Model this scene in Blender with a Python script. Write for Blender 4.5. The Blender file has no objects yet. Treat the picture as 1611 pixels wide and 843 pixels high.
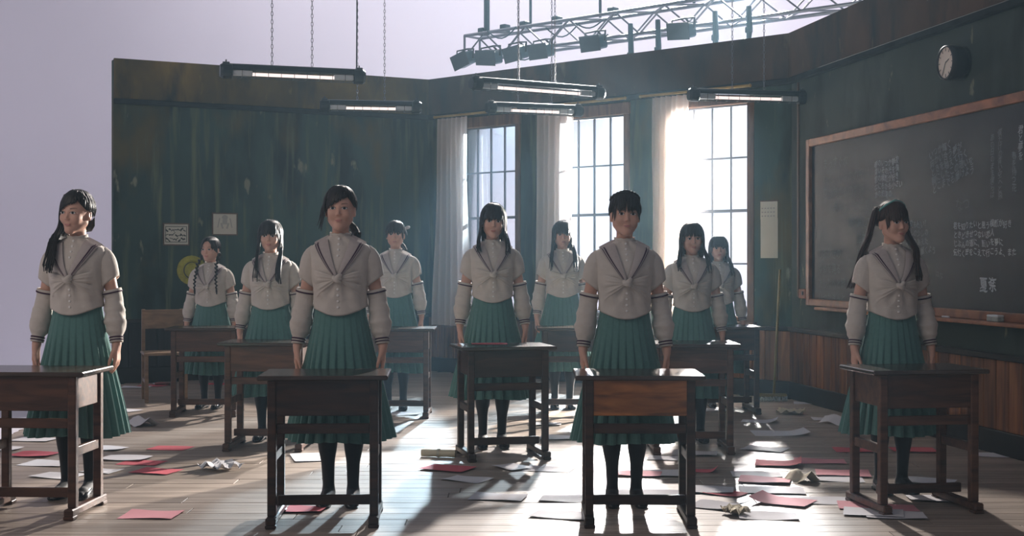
import bpy, bmesh, math, random
import numpy as np
from mathutils import Vector, Matrix

random.seed(7)
S = bpy.context.scene
COL = S.collection
pi = math.pi

# ------------------------------------------------------------------ camera
FPX, CX, HY, EYE = 2100.0, 805.5, 410.0, 1.23
cam_d = bpy.data.cameras.new('camera')
cam_d.sensor_width = 36.0
cam_d.lens = 36.0 * FPX / 1611.0
cam_d.shift_y = -(421.5 - HY) / 1611.0
cam_d.clip_end = 200
cam = bpy.data.objects.new('camera', cam_d)
COL.objects.link(cam)
cam.location = (0, 0, EYE)
cam.rotation_euler = (pi / 2, 0, 0)
S.camera = cam

# ------------------------------------------------------------------ world, lights, exposure
S.view_settings.view_transform = 'Standard'
S.view_settings.look = 'None'
S.view_settings.gamma = 1.0
S.view_settings.use_curve_mapping = False
S.view_settings.exposure = 0.36
W = bpy.data.worlds.new('studio_air')
S.world = W
W.use_nodes = True
W.node_tree.nodes['Background'].inputs[0].default_value = (0.82, 0.80, 0.95, 1)
W.node_tree.nodes['Background'].inputs[1].default_value = 0.125


def lamp(name, kind, loc, target, energy, color=(1, 1, 1), **kw):
    d = bpy.data.lights.new(name, kind)
    d.energy = energy
    d.color = color
    for k, v in kw.items():
        setattr(d, k, v)
    o = bpy.data.objects.new(name, d)
    COL.objects.link(o)
    o.location = loc
    q = (Vector(target) - Vector(loc)).to_track_quat('-Z', 'Y')
    o.rotation_euler = q.to_euler()
    return o


# studio lamps high behind wash the backdrop; unseen floor strip added to brighten it
lamp('cyc_wash_back', 'AREA', (2.0, 18.8, 7.6), (2.0, 21.5, 2.4), 235, (0.97, 0.93, 1.0), shape='RECTANGLE', size=14, size_y=1.2)
lamp('cyc_wash_low', 'AREA', (2.4, 18.4, 0.15), (2.4, 21.5, 2.0), 130, (0.96, 0.95, 1.0), shape='RECTANGLE', size=8, size_y=0.25)
lamp('cyc_wash_side', 'AREA', (-7.2, 13.5, 6.6), (-10.5, 17.5, 1.5), 38, (0.90, 0.90, 1.0), shape='RECTANGLE', size=6, size_y=1.2)
# hard lamps outside the windows, one narrow beam through each
WB = (1.0, 0.95, 0.92)
lamp('window_beam_one', 'SPOT', (0.1, 18.2, 3.7), (-0.20, 14.36, 1.75), 7000, (0.70, 0.88, 1.0), spot_size=math.radians(30), spot_blend=0.25, shadow_soft_size=0.10)
lamp('window_beam_two', 'SPOT', (2.0, 18.2, 3.55), (0.79, 13.46, 1.72), 4000, (0.80, 0.92, 1.0), spot_size=math.radians(27), spot_blend=0.25, shadow_soft_size=0.10)
lamp('window_beam_three', 'SPOT', (2.7, 17.0, 3.45), (1.85, 12.5, 1.72), 3600, WB, spot_size=math.radians(28), spot_blend=0.25, shadow_soft_size=0.10)
lamp('window_beam_four', 'SPOT', (1.3, 17.2, 3.5), (1.80, 12.5, 1.72), 5000, WB, spot_size=math.radians(27), spot_blend=0.25, shadow_soft_size=0.10)
lamp('window_beam_five', 'SPOT', (2.9, 16.3, 5.2), (1.85, 12.5, 1.6), 6000, WB, spot_size=math.radians(30), spot_blend=0.25, shadow_soft_size=0.10)
# backlight high over the rear of the set
lamp('back_light', 'SPOT', (1.25, 19.2, 7.5), (0.2, 8.5, 0.5), 6000, (1.0, 0.93, 0.88), spot_size=math.radians(64), spot_blend=0.3, shadow_soft_size=0.14)
lamp('side_beam_left', 'SPOT', (3.7, 14.6, 2.25), (1.95, 12.42, 1.75), 11000, (1.0, 0.90, 0.82), spot_size=math.radians(40), spot_blend=0.25, shadow_soft_size=0.08)
lamp('side_beam_right', 'SPOT', (0.55, 16.5, 2.2), (0.95, 13.3, 1.80), 7000, (1.0, 0.95, 0.92), spot_size=math.radians(38), spot_blend=0.25, shadow_soft_size=0.08)
# soft lamp high in front of the open side of the set
lamp('front_soft', 'AREA', (-5.0, 2.5, 4.4), (1.5, 9.0, 1.0), 68, (1.0, 0.87, 0.77), shape='RECTANGLE', size=5, size_y=2.5)


# ------------------------------------------------------------------ mesh helpers
class MB:
    def __init__(self):
        self.v, self.f, self.m, self.cur = [], [], [], 0

    def add(self, vs, fs, mi=None):
        b = len(self.v)
        self.v.extend([tuple(p) for p in vs])
        k = self.cur if mi is None else mi
        for f in fs:
            self.f.append(tuple(b + i for i in f))
            self.m.append(k)

    def box(self, c, s, M=None, mi=None):
        hx, hy, hz = s[0] / 2, s[1] / 2, s[2] / 2
        vs = [Vector((x * hx, y * hy, z * hz)) for x in (-1, 1) for y in (-1, 1) for z in (-1, 1)]
        if M is not None:
            vs = [M @ p for p in vs]
        c = Vector(c)
        self.add([p + c for p in vs], [(0, 1, 3, 2), (4, 6, 7, 5), (0, 4, 5, 1), (2, 3, 7, 6), (0, 2, 6, 4), (1, 5, 7, 3)], mi)

    def bbox(self, c, s, b=0.006, M=None, mi=None):
        """box with chamfered edges"""
        bm = bmesh.new()
        bmesh.ops.create_cube(bm, size=1)
        bmesh.ops.scale(bm, vec=s, verts=bm.verts)
        bmesh.ops.bevel(bm, geom=list(bm.edges), offset=min(b, min(s) * 0.4), segments=1, affect='EDGES')
        bm.verts.index_update()
        vs = [v.co.copy() for v in bm.verts]
        if M is not None:
            vs = [M @ p for p in vs]
        c = Vector(c)
        self.add([p + c for p in vs], [[v.index for v in f.verts] for f in bm.faces], mi)
        bm.free()

    def grid(self, rows, closed_u=False, closed_v=False, mi=None):
        n, k = len(rows), len(rows[0])
        vs = [p for r in rows for p in r]
        fs = []
        for i in range(n if closed_v else n - 1):
            for j in range(k if closed_u else k - 1):
                a, b = i * k + j, i * k + (j + 1) % k
                c, d = ((i + 1) % n) * k + (j + 1) % k, ((i + 1) % n) * k + j
                fs.append((a, b, c, d))
        self.add(vs, fs, mi)

    def tube(self, pts, r, n=8, caps=True, mi=None, flat=None, up=None):
        """tube along pts; r number or list; flat = thickness/width ratio with 'up' outward normal function"""
        pts = [Vector(p) for p in pts]
        if not isinstance(r, (list, tuple)):
            r = [r] * len(pts)
        rows = []
        prev = None
        for i, p in enumerate(pts):
            t = (pts[min(i + 1, len(pts) - 1)] - pts[max(i - 1, 0)])
            if t.length < 1e-9:
                t = Vector((0, 0, 1))
            t.normalize()
            if up is not None:
                nrm = Vector(up(p))
            elif prev is None:
                nrm = Vector((0, 0, 1)) if abs(t.z) < 0.9 else Vector((1, 0, 0))
            else:
                nrm = prev
            nrm = nrm - t * nrm.dot(t)
            if nrm.length < 1e-6:
                nrm = t.orthogonal()
            nrm.normalize()
            prev = nrm
            sd = t.cross(nrm)
            fl = 1.0 if flat is None else flat
            rows.append([p + sd * (math.cos(2 * pi * j / n) * r[i]) + nrm * (math.sin(2 * pi * j / n) * r[i] * fl) for j in range(n)])
        self.grid(rows, closed_u=True, mi=mi)
        if caps:
            b = len(self.v)
            self.v.append(tuple(pts[0])); self.v.append(tuple(pts[-1]))
            base = b - len(rows) * n
            for j in range(n):
                self.f.append((b, base + (j + 1) % n, base + j)); self.m.append(self.cur if mi is None else mi)
                e = base + (len(rows) - 1) * n
                self.f.append((b + 1, e + j, e + (j + 1) % n)); self.m.append(self.cur if mi is None else mi)

    def cyl(self, a, b, r, n=10, mi=None):
        self.tube([a, b], r, n, True, mi)

    def ell(self, c, r, nu=12, nv=8, M=None, mi=None):
        c = Vector(c)
        rows = []
        for i in range(nv + 1):
            th = pi * i / nv
            row = []
            for j in range(nu):
                ph = 2 * pi * j / nu
                p = Vector((r[0] * math.sin(th) * math.cos(ph), r[1] * math.sin(th) * math.sin(ph), r[2] * math.cos(th)))
                if M is not None:
                    p = M @ p
                row.append(c + p)
            rows.append(row)
        self.grid(rows, closed_u=True, mi=mi)

    def mesh(self, name, mats=(), smooth=False):
        me = bpy.data.meshes.new(name)
        me.from_pydata(self.v, [], self.f)
        for m in mats:
            me.materials.append(m)
        if len(mats) > 1:
            me.polygons.foreach_set('material_index', self.m)
        if smooth:
            me.polygons.foreach_set('use_smooth', [True] * len(me.polygons))
        me.update()
        return me


def link(name, me, parent=None, loc=(0, 0, 0), rot=(0, 0, 0)):
    o = bpy.data.objects.new(name, me)
    COL.objects.link(o)
    o.location = loc
    o.rotation_euler = rot
    if parent is not None:
        o.parent = parent
    return o


def build(mb, name, mats, parent=None, loc=(0, 0, 0), rot=(0, 0, 0), smooth=False):
    if not isinstance(mats, (list, tuple)):
        mats = [mats]
    return link(name, mb.mesh(name, mats, smooth), parent, loc, rot)


def thing(name, label, cat, loc=(0, 0, 0), rotz=0.0, group=None):
    o = bpy.data.objects.new(name, None)
    COL.objects.link(o)
    o.empty_display_size = 0.1
    o.location = loc
    o.rotation_euler = (0, 0, rotz)
    return tag(o, label, cat, group)


def tag(o, label, cat, group=None):
    o['label'] = label
    o['category'] = cat
    if group:
        o['group'] = group
    return o


def struct(o, label=None, cat=None):
    o['kind'] = 'structure'
    if label:
        o['label'] = label
    if cat:
        o['category'] = cat
    return o


def copy_tree(root, loc, rotz):
    r = root.copy()
    COL.objects.link(r)
    r.location = loc
    r.rotation_euler = (0, 0, rotz)
    for ch in list(root.children):
        c = ch.copy(); COL.objects.link(c); c.parent = r
        for g in list(ch.children):
            d = g.copy(); COL.objects.link(d); d.parent = c
    return r


def smoothstep(a, b, x):
    t = min(1.0, max(0.0, (x - a) / (b - a)))
    return t * t * (3 - 2 * t)


def lerp(a, b, t):
    return a + (b - a) * t


# ------------------------------------------------------------------ materials
def newmat(name):
    m = bpy.data.materials.new(name)
    m.use_nodes = True
    nt = m.node_tree
    return m, nt, nt.nodes['Principled BSDF']


def plain(name, col, rough=0.6, spec=0.3, metal=0.0, noise=0.0, nscale=30.0, stretch=None, bump=0.0, sheen=0.0):
    m, nt, b = newmat(name)
    b.inputs['Roughness'].default_value = rough
    b.inputs['Metallic'].default_value = metal
    b.inputs['Specular IOR Level'].default_value = spec
    if sheen:
        b.inputs['Sheen Weight'].default_value = sheen
    c = (col[0], col[1], col[2], 1)
    if noise > 0 or bump > 0:
        tc = nt.nodes.new('ShaderNodeTexCoord')
        mp = nt.nodes.new('ShaderNodeMapping')
        if stretch:
            mp.inputs['Scale'].default_value = stretch
        nz = nt.nodes.new('ShaderNodeTexNoise')
        nz.inputs['Scale'].default_value = nscale
        nz.inputs['Detail'].default_value = 5
        nt.links.new(tc.outputs['Object'], mp.inputs[0])
        nt.links.new(mp.outputs[0], nz.inputs[0])
        rp = nt.nodes.new('ShaderNodeValToRGB')
        e = rp.color_ramp.elements
        e[0].position, e[1].position = 0.3, 0.7
        e[0].color = (col[0] * (1 - noise), col[1] * (1 - noise), col[2] * (1 - noise), 1)
        e[1].color = (min(1, col[0] * (1 + noise)), min(1, col[1] * (1 + noise)), min(1, col[2] * (1 + noise)), 1)
        nt.links.new(nz.outputs[0], rp.inputs[0])
        nt.links.new(rp.outputs[0], b.inputs['Base Color'])
        if bump > 0:
            bp = nt.nodes.new('ShaderNodeBump')
            bp.inputs['Strength'].default_value = bump
            bp.inputs['Distance'].default_value = 0.01
            nt.links.new(nz.outputs[0], bp.inputs['Height'])
            nt.links.new(bp.outputs[0], b.inputs['Normal'])
    else:
        b.inputs['Base Color'].default_value = c
    return m


def layered(name, base, layers, rough=0.7, spec=0.3, bump=0.2, coord='Object'):
    """base colour with noise-masked layers: (colour, scale, stretch, lo, hi, offset)"""
    m, nt, b = newmat(name)
    b.inputs['Roughness'].default_value = rough
    b.inputs['Specular IOR Level'].default_value = spec
    tc = nt.nodes.new('ShaderNodeTexCoord')
    prev = None
    last = None
    for (col, sc, st, lo, hi, off) in layers:
        mp = nt.nodes.new('ShaderNodeMapping')
        mp.inputs['Scale'].default_value = st
        mp.inputs['Location'].default_value = (off, off * 0.7, off * 1.3)
        nz = nt.nodes.new('ShaderNodeTexNoise')
        nz.inputs['Scale'].default_value = sc
        nz.inputs['Detail'].default_value = 6
        nt.links.new(tc.outputs[coord], mp.inputs[0])
        nt.links.new(mp.outputs[0], nz.inputs[0])
        rp = nt.nodes.new('ShaderNodeMapRange')
        rp.inputs['From Min'].default_value = lo
        rp.inputs['From Max'].default_value = hi
        nt.links.new(nz.outputs[0], rp.inputs['Value'])
        mx = nt.nodes.new('ShaderNodeMix')
        mx.data_type = 'RGBA'
        nt.links.new(rp.outputs[0], mx.inputs[0])
        if prev is None:
            mx.inputs[6].default_value = (*base, 1)
        else:
            nt.links.new(prev, mx.inputs[6])
        mx.inputs[7].default_value = (*col, 1)
        prev = mx.outputs[2]
        last = nz
    nt.links.new(prev, b.inputs['Base Color'])
    if bump:
        bp = nt.nodes.new('ShaderNodeBump')
        bp.inputs['Strength'].default_value = bump
        bp.inputs['Distance'].default_value = 0.01
        nt.links.new(last.outputs[0], bp.inputs['Height'])
        nt.links.new(bp.outputs[0], b.inputs['Normal'])
    return m


def wood(name, dark, light, rough=0.45, axis=(1, 12, 12), scale=2.5, spec=0.4, per_object=0.25, bump=0.15):
    m, nt, b = newmat(name)
    b.inputs['Roughness'].default_value = rough
    b.inputs['Specular IOR Level'].default_value = spec
    tc = nt.nodes.new('ShaderNodeTexCoord')
    oi = nt.nodes.new('ShaderNodeObjectInfo')
    mp = nt.nodes.new('ShaderNodeMapping')
    mp.inputs['Scale'].default_value = axis
    vm = nt.nodes.new('ShaderNodeVectorMath'); vm.operation = 'ADD'
    ml = nt.nodes.new('ShaderNodeMath'); ml.operation = 'MULTIPLY'; ml.inputs[1].default_value = 37.0
    nt.links.new(oi.outputs['Random'], ml.inputs[0])
    nt.links.new(tc.outputs['Object'], mp.inputs[0])
    nt.links.new(mp.outputs[0], vm.inputs[0])
    nt.links.new(ml.outputs[0], vm.inputs[1])
    nz = nt.nodes.new('ShaderNodeTexNoise')
    nz.inputs['Scale'].default_value = scale
    nz.inputs['Detail'].default_value = 8
    nz.inputs['Distortion'].default_value = 0.6
    nt.links.new(vm.outputs[0], nz.inputs[0])
    rp = nt.nodes.new('ShaderNodeValToRGB')
    e = rp.color_ramp.elements
    e[0].position, e[1].position = 0.32, 0.7
    e[0].color = (*dark, 1); e[1].color = (*light, 1)
    nt.links.new(nz.outputs[0], rp.inputs[0])
    hv = nt.nodes.new('ShaderNodeHueSaturation')
    mr = nt.nodes.new('ShaderNodeMapRange')
    mr.inputs['To Min'].default_value = 1 - per_object
    mr.inputs['To Max'].default_value = 1 + per_object
    nt.links.new(oi.outputs['Random'], mr.inputs['Value'])
    nt.links.new(mr.outputs[0], hv.inputs['Value'])
    nt.links.new(rp.outputs[0], hv.inputs['Color'])
    nt.links.new(hv.outputs[0], b.inputs['Base Color'])
    if bump:
        bp = nt.nodes.new('ShaderNodeBump')
        bp.inputs['Strength'].default_value = bump
        bp.inputs['Distance'].default_value = 0.005
        nt.links.new(nz.outputs[0], bp.inputs['Height'])
        nt.links.new(bp.outputs[0], b.inputs['Normal'])
    return m


def sheer(name, col, transp=0.35, transl=0.5):
    m = bpy.data.materials.new(name)
    m.use_nodes = True
    nt = m.node_tree
    nt.nodes.clear()
    out = nt.nodes.new('ShaderNodeOutputMaterial')
    d = nt.nodes.new('ShaderNodeBsdfDiffuse'); d.inputs[0].default_value = (*col, 1)
    t = nt.nodes.new('ShaderNodeBsdfTranslucent'); t.inputs[0].default_value = (*col, 1)
    tr = nt.nodes.new('ShaderNodeBsdfTransparent')
    a = nt.nodes.new('ShaderNodeMixShader'); a.inputs[0].default_value = transl
    c = nt.nodes.new('ShaderNodeMixShader'); c.inputs[0].default_value = transp
    nt.links.new(d.outputs[0], a.inputs[1]); nt.links.new(t.outputs[0], a.inputs[2])
    nt.links.new(a.outputs[0], c.inputs[1]); nt.links.new(tr.outputs[0], c.inputs[2])
    nt.links.new(c.outputs[0], out.inputs[0])
    return m


def thin_glass(name):
    m = bpy.data.materials.new(name)
    m.use_nodes = True
    nt = m.node_tree
    nt.nodes.clear()
    out = nt.nodes.new('ShaderNodeOutputMaterial')
    tr = nt.nodes.new('ShaderNodeBsdfTransparent'); tr.inputs[0].default_value = (0.96, 0.98, 0.99, 1)
    gl = nt.nodes.new('ShaderNodeBsdfGlossy'); gl.inputs['Roughness'].default_value = 0.05
    fr = nt.nodes.new('ShaderNodeFresnel'); fr.inputs[0].default_value = 1.45
    mx = nt.nodes.new('ShaderNodeMixShader')
    nt.links.new(fr.outputs[0], mx.inputs[0])
    nt.links.new(tr.outputs[0], mx.inputs[1]); nt.links.new(gl.outputs[0], mx.inputs[2])
    nt.links.new(mx.outputs[0], out.inputs[0])
    return m


def emit(name, col, st):
    m, nt, b = newmat(name)
    b.inputs['Base Color'].default_value = (0.8, 0.8, 0.8, 1)
    b.inputs['Emission Color'].default_value = (*col, 1)
    b.inputs['Emission Strength'].default_value = st
    return m


M = {}
M['cyc'] = plain('studio_paint', (0.78, 0.76, 0.84), 0.9, 0.1, noise=0.02, nscale=0.6)
M['green'] = layered('green_plaster', (0.030, 0.055, 0.044), [
    ((0.048, 0.088, 0.074), 1.0, (1, 1, 0.6), 0.42, 0.64, 0),
    ((0.012, 0.018, 0.016), 1.6, (1.4, 1.4, 0.45), 0.48, 0.64, 3),
    ((0.095, 0.078, 0.030), 1.5, (1.3, 1.3, 0.7), 0.54, 0.72, 21),
    ((0.115, 0.140, 0.080), 6.0, (1.8, 1.8, 0.14), 0.54, 0.72, 7),
    ((0.20, 0.20, 0.14), 5.0, (1.4, 1.4, 0.6), 0.67, 0.73, 13)], 0.8, 0.2, 0.25)
M['fascia'] = layered('fascia_paint', (0.085, 0.062, 0.026), [
    ((0.24, 0.150, 0.030), 1.3, (1, 1, 0.6), 0.40, 0.64, 1),
    ((0.026, 0.028, 0.024), 2.0, (1.5, 1.5, 0.5), 0.50, 0.68, 5),
    ((0.36, 0.23, 0.05), 4.0, (1.2, 1.2, 0.5), 0.62, 0.76, 9)], 0.8, 0.15, 0.2)
M['fascia_dark'] = layered('fascia_brown_paint', (0.050, 0.030, 0.020), [
    ((0.105, 0.055, 0.030), 1.3, (1, 1, 0.6), 0.42, 0.64, 1),
    ((0.022, 0.022, 0.020), 2.0, (1.5, 1.5, 0.5), 0.50, 0.68, 5),
    ((0.16, 0.12, 0.055), 4.0, (1.2, 1.2, 0.5), 0.66, 0.78, 9)], 0.8, 0.15, 0.2)
M['green_grey'] = layered('grey_green_plaster', (0.042, 0.055, 0.047), [
    ((0.060, 0.078, 0.066), 1.0, (1, 1, 0.7), 0.42, 0.64, 0),
    ((0.024, 0.030, 0.027), 1.6, (1.4, 1.4, 0.6), 0.50, 0.66, 3),
    ((0.16, 0.16, 0.11), 5.0, (1.4, 1.4, 0.7), 0.68, 0.73, 13)], 0.8, 0.2, 0.25)
M['cornice'] = plain('cornice_paint', (0.020, 0.022, 0.022), 0.95, 0.05, noise=0.3, nscale=6)
M['flat_back'] = wood('flat_ply', (0.25, 0.18, 0.10), (0.38, 0.28, 0.17), 0.8, (1, 1, 8), 2)
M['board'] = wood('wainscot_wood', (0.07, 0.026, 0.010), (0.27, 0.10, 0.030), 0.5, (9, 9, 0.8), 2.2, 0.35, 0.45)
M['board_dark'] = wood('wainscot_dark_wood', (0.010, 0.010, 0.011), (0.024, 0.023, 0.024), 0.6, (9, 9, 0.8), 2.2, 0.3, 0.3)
M['base_dark'] = plain('baseboard_paint', (0.016, 0.014, 0.013), 0.6, 0.3, noise=0.3, nscale=5)
M['frame_wood'] = wood('window_frame_wood', (0.10, 0.045, 0.022), (0.22, 0.10, 0.05), 0.5, (6, 6, 1), 3)
M['sash'] = plain('sash_paint', (0.20, 0.22, 0.26), 0.5, 0.4)
M['rod'] = plain('rod_wood', (0.42, 0.27, 0.08), 0.45, 0.4, noise=0.2, nscale=8)
M['curtain'] = sheer('curtain_voile', (0.94, 0.87, 0.82), 0.16, 0.5)
M['glass'] = thin_glass('window_glass')
M['plank'] = wood('floor_plank_wood', (0.23, 0.18, 0.142), (0.43, 0.355, 0.295), 0.46, (0.8, 14, 10), 2.0, 0.5, 0.16, 0.12)
M['joint'] = plain('floor_joint', (0.06, 0.045, 0.035), 0.9, 0.1)
M['desk'] = wood('desk_wood', (0.018, 0.010, 0.007), (0.060, 0.028, 0.015), 0.38, (1.2, 9, 9), 3.0, 0.5, 0.15)
M['desk_top'] = wood('desk_top_wood', (0.030, 0.020, 0.014), (0.085, 0.055, 0.038), 0.22, (1.2, 12, 9), 3.0, 0.6, 0.12, 0.1)
M['desk_warm'] = wood('desk_orange_wood', (0.08, 0.028, 0.009), (0.52, 0.20, 0.05), 0.36, (1.0, 1, 6), 3.0, 0.5, 0.1)
M['desk_red'] = wood('desk_brown_wood', (0.040, 0.017, 0.009), (0.12, 0.050, 0.024), 0.38, (1.2, 9, 9), 3.0, 0.5, 0.15)
M['chair'] = wood('chair_wood', (0.14, 0.085, 0.05), (0.26, 0.165, 0.10), 0.5, (2, 8, 8), 3.0)
M['slate'] = layered('blackboard_slate', (0.008, 0.010, 0.014), [
    ((0.016, 0.023, 0.032), 1.1, (1, 1, 1), 0.48, 0.75, 2),
    ((0.024, 0.038, 0.054), 2.4, (1, 1, 0.8), 0.62, 0.85, 6)], 0.55, 0.35, 0.0)
M['chalk'] = plain('chalk_line', (0.42, 0.47, 0.50), 0.95, 0.05)
M['chalk_faint'] = plain('chalk_faint_line', (0.11, 0.13, 0.14), 0.95, 0.05)
M['chalk_mid'] = plain('chalk_worn_line', (0.22, 0.26, 0.28), 0.95, 0.05)
M['bb_frame'] = wood('blackboard_frame_wood', (0.14, 0.052, 0.020), (0.34, 0.125, 0.045), 0.45, (3, 3, 3), 2.5)
M['paper'] = plain('white_paper', (0.74, 0.73, 0.76), 0.8, 0.2, noise=0.03, nscale=5)
M['pink'] = plain('pink_paper', (0.76, 0.34, 0.38), 0.8, 0.2, noise=0.04, nscale=5)
M['red'] = plain('red_paper', (0.62, 0.13, 0.16), 0.8, 0.2, noise=0.05, nscale=5)
M['cream_paper'] = plain('cream_paper', (0.66, 0.60, 0.46), 0.8, 0.2, noise=0.06, nscale=8)
M['card'] = plain('poster_paper', (0.55, 0.53, 0.44), 0.8, 0.2, noise=0.06, nscale=6)
M['ink'] = plain('poster_ink', (0.055, 0.06, 0.05), 0.8, 0.1)
M['ink_soft'] = plain('poster_faded_ink', (0.22, 0.22, 0.20), 0.8, 0.1)
M['ink_faint'] = plain('poster_pale_ink', (0.36, 0.35, 0.31), 0.8, 0.1)
M['pic_frame'] = plain('picture_frame_wood', (0.10, 0.055, 0.03), 0.5, 0.3, noise=0.2, nscale=10)
M['black'] = plain('black_enamel', (0.012, 0.013, 0.015), 0.35, 0.5)
M['clock_face'] = plain('clock_face_enamel', (0.80, 0.71, 0.60), 0.5, 0.3, noise=0.04, nscale=8)
M['lamp_metal'] = plain('lamp_dark_metal', (0.020, 0.030, 0.036), 0.35, 0.5, metal=0.3, noise=0.15, nscale=12)
M['lamp_cap'] = plain('lamp_cap_metal', (0.07, 0.085, 0.09), 0.28, 0.6, metal=0.5)
M['lamp_clear'] = plain('lamp_holder_grey', (0.58, 0.62, 0.64), 0.3, 0.5)
M['tube'] = emit('fluorescent_tube_glow', (1.0, 0.82, 0.78), 0.8)
M['chain'] = plain('chain_steel', (0.20, 0.20, 0.22), 0.4, 0.5, metal=0.7)
M['truss'] = plain('truss_aluminium', (0.15, 0.16, 0.19), 0.4, 0.5, metal=0.6)
M['fixture'] = plain('stage_lamp_body', (0.020, 0.055, 0.075), 0.45, 0.4)
M['yellow'] = plain('yellow_straw', (0.36, 0.34, 0.05), 0.7, 0.2, noise=0.2, nscale=30)
M['broom_wood'] = plain('broom_handle_wood', (0.24, 0.17, 0.06), 0.5, 0.3, noise=0.2, nscale=8)
M['mop'] = plain('mop_yarn', (0.30, 0.32, 0.30), 0.9, 0.1, noise=0.3, nscale=40)
M['switch'] = plain('switch_box_wood', (0.20, 0.07, 0.035), 0.5, 0.3, noise=0.2, nscale=10)
M['conduit'] = plain('conduit_paint', (0.12, 0.075, 0.05), 0.5, 0.3)
# people
def skin_mat():
    m, nt, b = newmat('skin')
    b.inputs['Base Color'].default_value = (0.62, 0.37, 0.28, 1)
    b.inputs['Roughness'].default_value = 0.5
    b.inputs['Specular IOR Level'].default_value = 0.35
    b.inputs['Subsurface Weight'].default_value = 0.08
    b.inputs['Subsurface Radius'].default_value = (0.012, 0.005, 0.003)
    b.inputs['Subsurface Scale'].default_value = 1.0
    return m
M['skin'] = skin_mat()
M['lips'] = plain('lips', (0.46, 0.19, 0.17), 0.4, 0.4)
M['tights'] = plain('black_tights', (0.008, 0.008, 0.010), 0.6, 0.3, sheen=0.2)
M['eye_white'] = plain('eye_white', (0.60, 0.58, 0.57), 0.3, 0.5)
M['iris'] = plain('eye_iris', (0.018, 0.011, 0.008), 0.2, 0.5)
def hair_mat(name, dark, light):
    m, nt, b = newmat(name)
    b.inputs['Roughness'].default_value = 0.46
    b.inputs['Specular IOR Level'].default_value = 0.35
    tc = nt.nodes.new('ShaderNodeTexCoord')
    mp = nt.nodes.new('ShaderNodeMapping'); mp.inputs['Scale'].default_value = (1, 1, 0.06)
    nz = nt.nodes.new('ShaderNodeTexNoise'); nz.inputs['Scale'].default_value = 420; nz.inputs['Detail'].default_value = 3
    nt.links.new(tc.outputs['Object'], mp.inputs[0]); nt.links.new(mp.outputs[0], nz.inputs[0])
    rp = nt.nodes.new('ShaderNodeValToRGB')
    rp.color_ramp.elements[0].position = 0.35; rp.color_ramp.elements[1].position = 0.7
    rp.color_ramp.elements[0].color = (*dark, 1); rp.color_ramp.elements[1].color = (*light, 1)
    nt.links.new(nz.outputs[0], rp.inputs[0]); nt.links.new(rp.outputs[0], b.inputs['Base Color'])
    bp = nt.nodes.new('ShaderNodeBump'); bp.inputs['Strength'].default_value = 0.15; bp.inputs['Distance'].default_value = 0.001
    nt.links.new(nz.outputs[0], bp.inputs['Height']); nt.links.new(bp.outputs[0], b.inputs['Normal'])
    return m
M['hair'] = hair_mat('black_hair', (0.008, 0.007, 0.007), (0.022, 0.017, 0.016))
M['hair_backlit'] = hair_mat('backlit_hair', (0.020, 0.009, 0.006), (0.060, 0.024, 0.014))  # reddish cast of the back light put into this hair colour
M['blouse'] = plain('cream_cotton', (0.585, 0.54, 0.485), 0.85, 0.2, noise=0.05, nscale=16, stretch=(1, 1, 1.6), bump=0.55, sheen=0.15)
M['collar'] = plain('lilac_grey_cotton', (0.47, 0.42, 0.40), 0.85, 0.2, noise=0.05, nscale=90, sheen=0.15)
M['stripe'] = plain('purple_stripe', (0.055, 0.020, 0.045), 0.8, 0.2)
M['button'] = plain('pearl_button', (0.85, 0.83, 0.80), 0.25, 0.6)
M['skirt'] = plain('teal_wool', (0.102, 0.222, 0.205), 0.85, 0.2, noise=0.06, nscale=60, sheen=0.2)
M['shoe'] = plain('black_leather', (0.010, 0.010, 0.012), 0.22, 0.6)
M['ribbon'] = plain('teal_ribbon', (0.10, 0.30, 0.27), 0.6, 0.3)
M['white_ribbon'] = plain('pale_ribbon', (0.62, 0.62, 0.64), 0.6, 0.3)


# ------------------------------------------------------------------ geometry of the set
def at(px, py_or_none, s, z=None):
    """point on the vertical plane at scale s (pixels per metre) seen at column px, height z"""
    return Vector(((px - CX) / s, FPX / s, z if z is not None else EYE - (py_or_none - HY) / s))


def floor_pt(px, py):
    s = (py - HY) / EYE
    return Vector(((px - CX) / s, FPX / s, 0.0))


class Wall:
    def __init__(self, a, b):
        self.a = Vector((a[0], a[1], 0)); self.b = Vector((b[0], b[1], 0))
        self.d = (self.b - self.a); self.L = self.d.length; self.d.normalize()
        self.n = Vector((self.d.y, -self.d.x, 0))          # into the room (towards the camera side)
        self.R = Matrix((self.d, self.n, Vector((0, 0, 1)))).transposed()   # local x along, y inwards, z up
        self.rotz = math.atan2(self.d.y, self.d.x)

    def P(self, u, z, off=0.0):
        return self.a + self.d * u + self.n * off + Vector((0, 0, z))

    def u_at(self, px):
        k = (px - CX) / FPX
        # (a.x + d.x u) = k (a.y + d.y u)
        return (k * self.a.y - self.a.x) / (self.d.x - k * self.d.y)

    def zat(self, u, py):
        p = self.P(u, 0)
        return EYE - (py - HY) * p.y / FPX

    def box(self, mb, u0, u1, z0, z1, o0, o1, mi=None, bevel=0.0):
        c = self.P((u0 + u1) / 2, (z0 + z1) / 2, (o0 + o1) / 2)
        s = (abs(u1 - u0), abs(o1 - o0), abs(z1 - z0))
        if bevel:
            mb.bbox(c, s, bevel, self.R, mi)
        else:
            mb.box(c, s, self.R, mi)


CL, CR = (-0.93, 15.0), (2.5, 11.93)
WL = Wall((-4.0, 13.4), CL)
WW = Wall(CL, CR)
RIGHT_END = (2.5 + 0.1786 * 7.4, 11.93 - 7.4)
WR = Wall(CR, RIGHT_END)
WALL_H, FASC_Z = 3.25, 2.86
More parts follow.
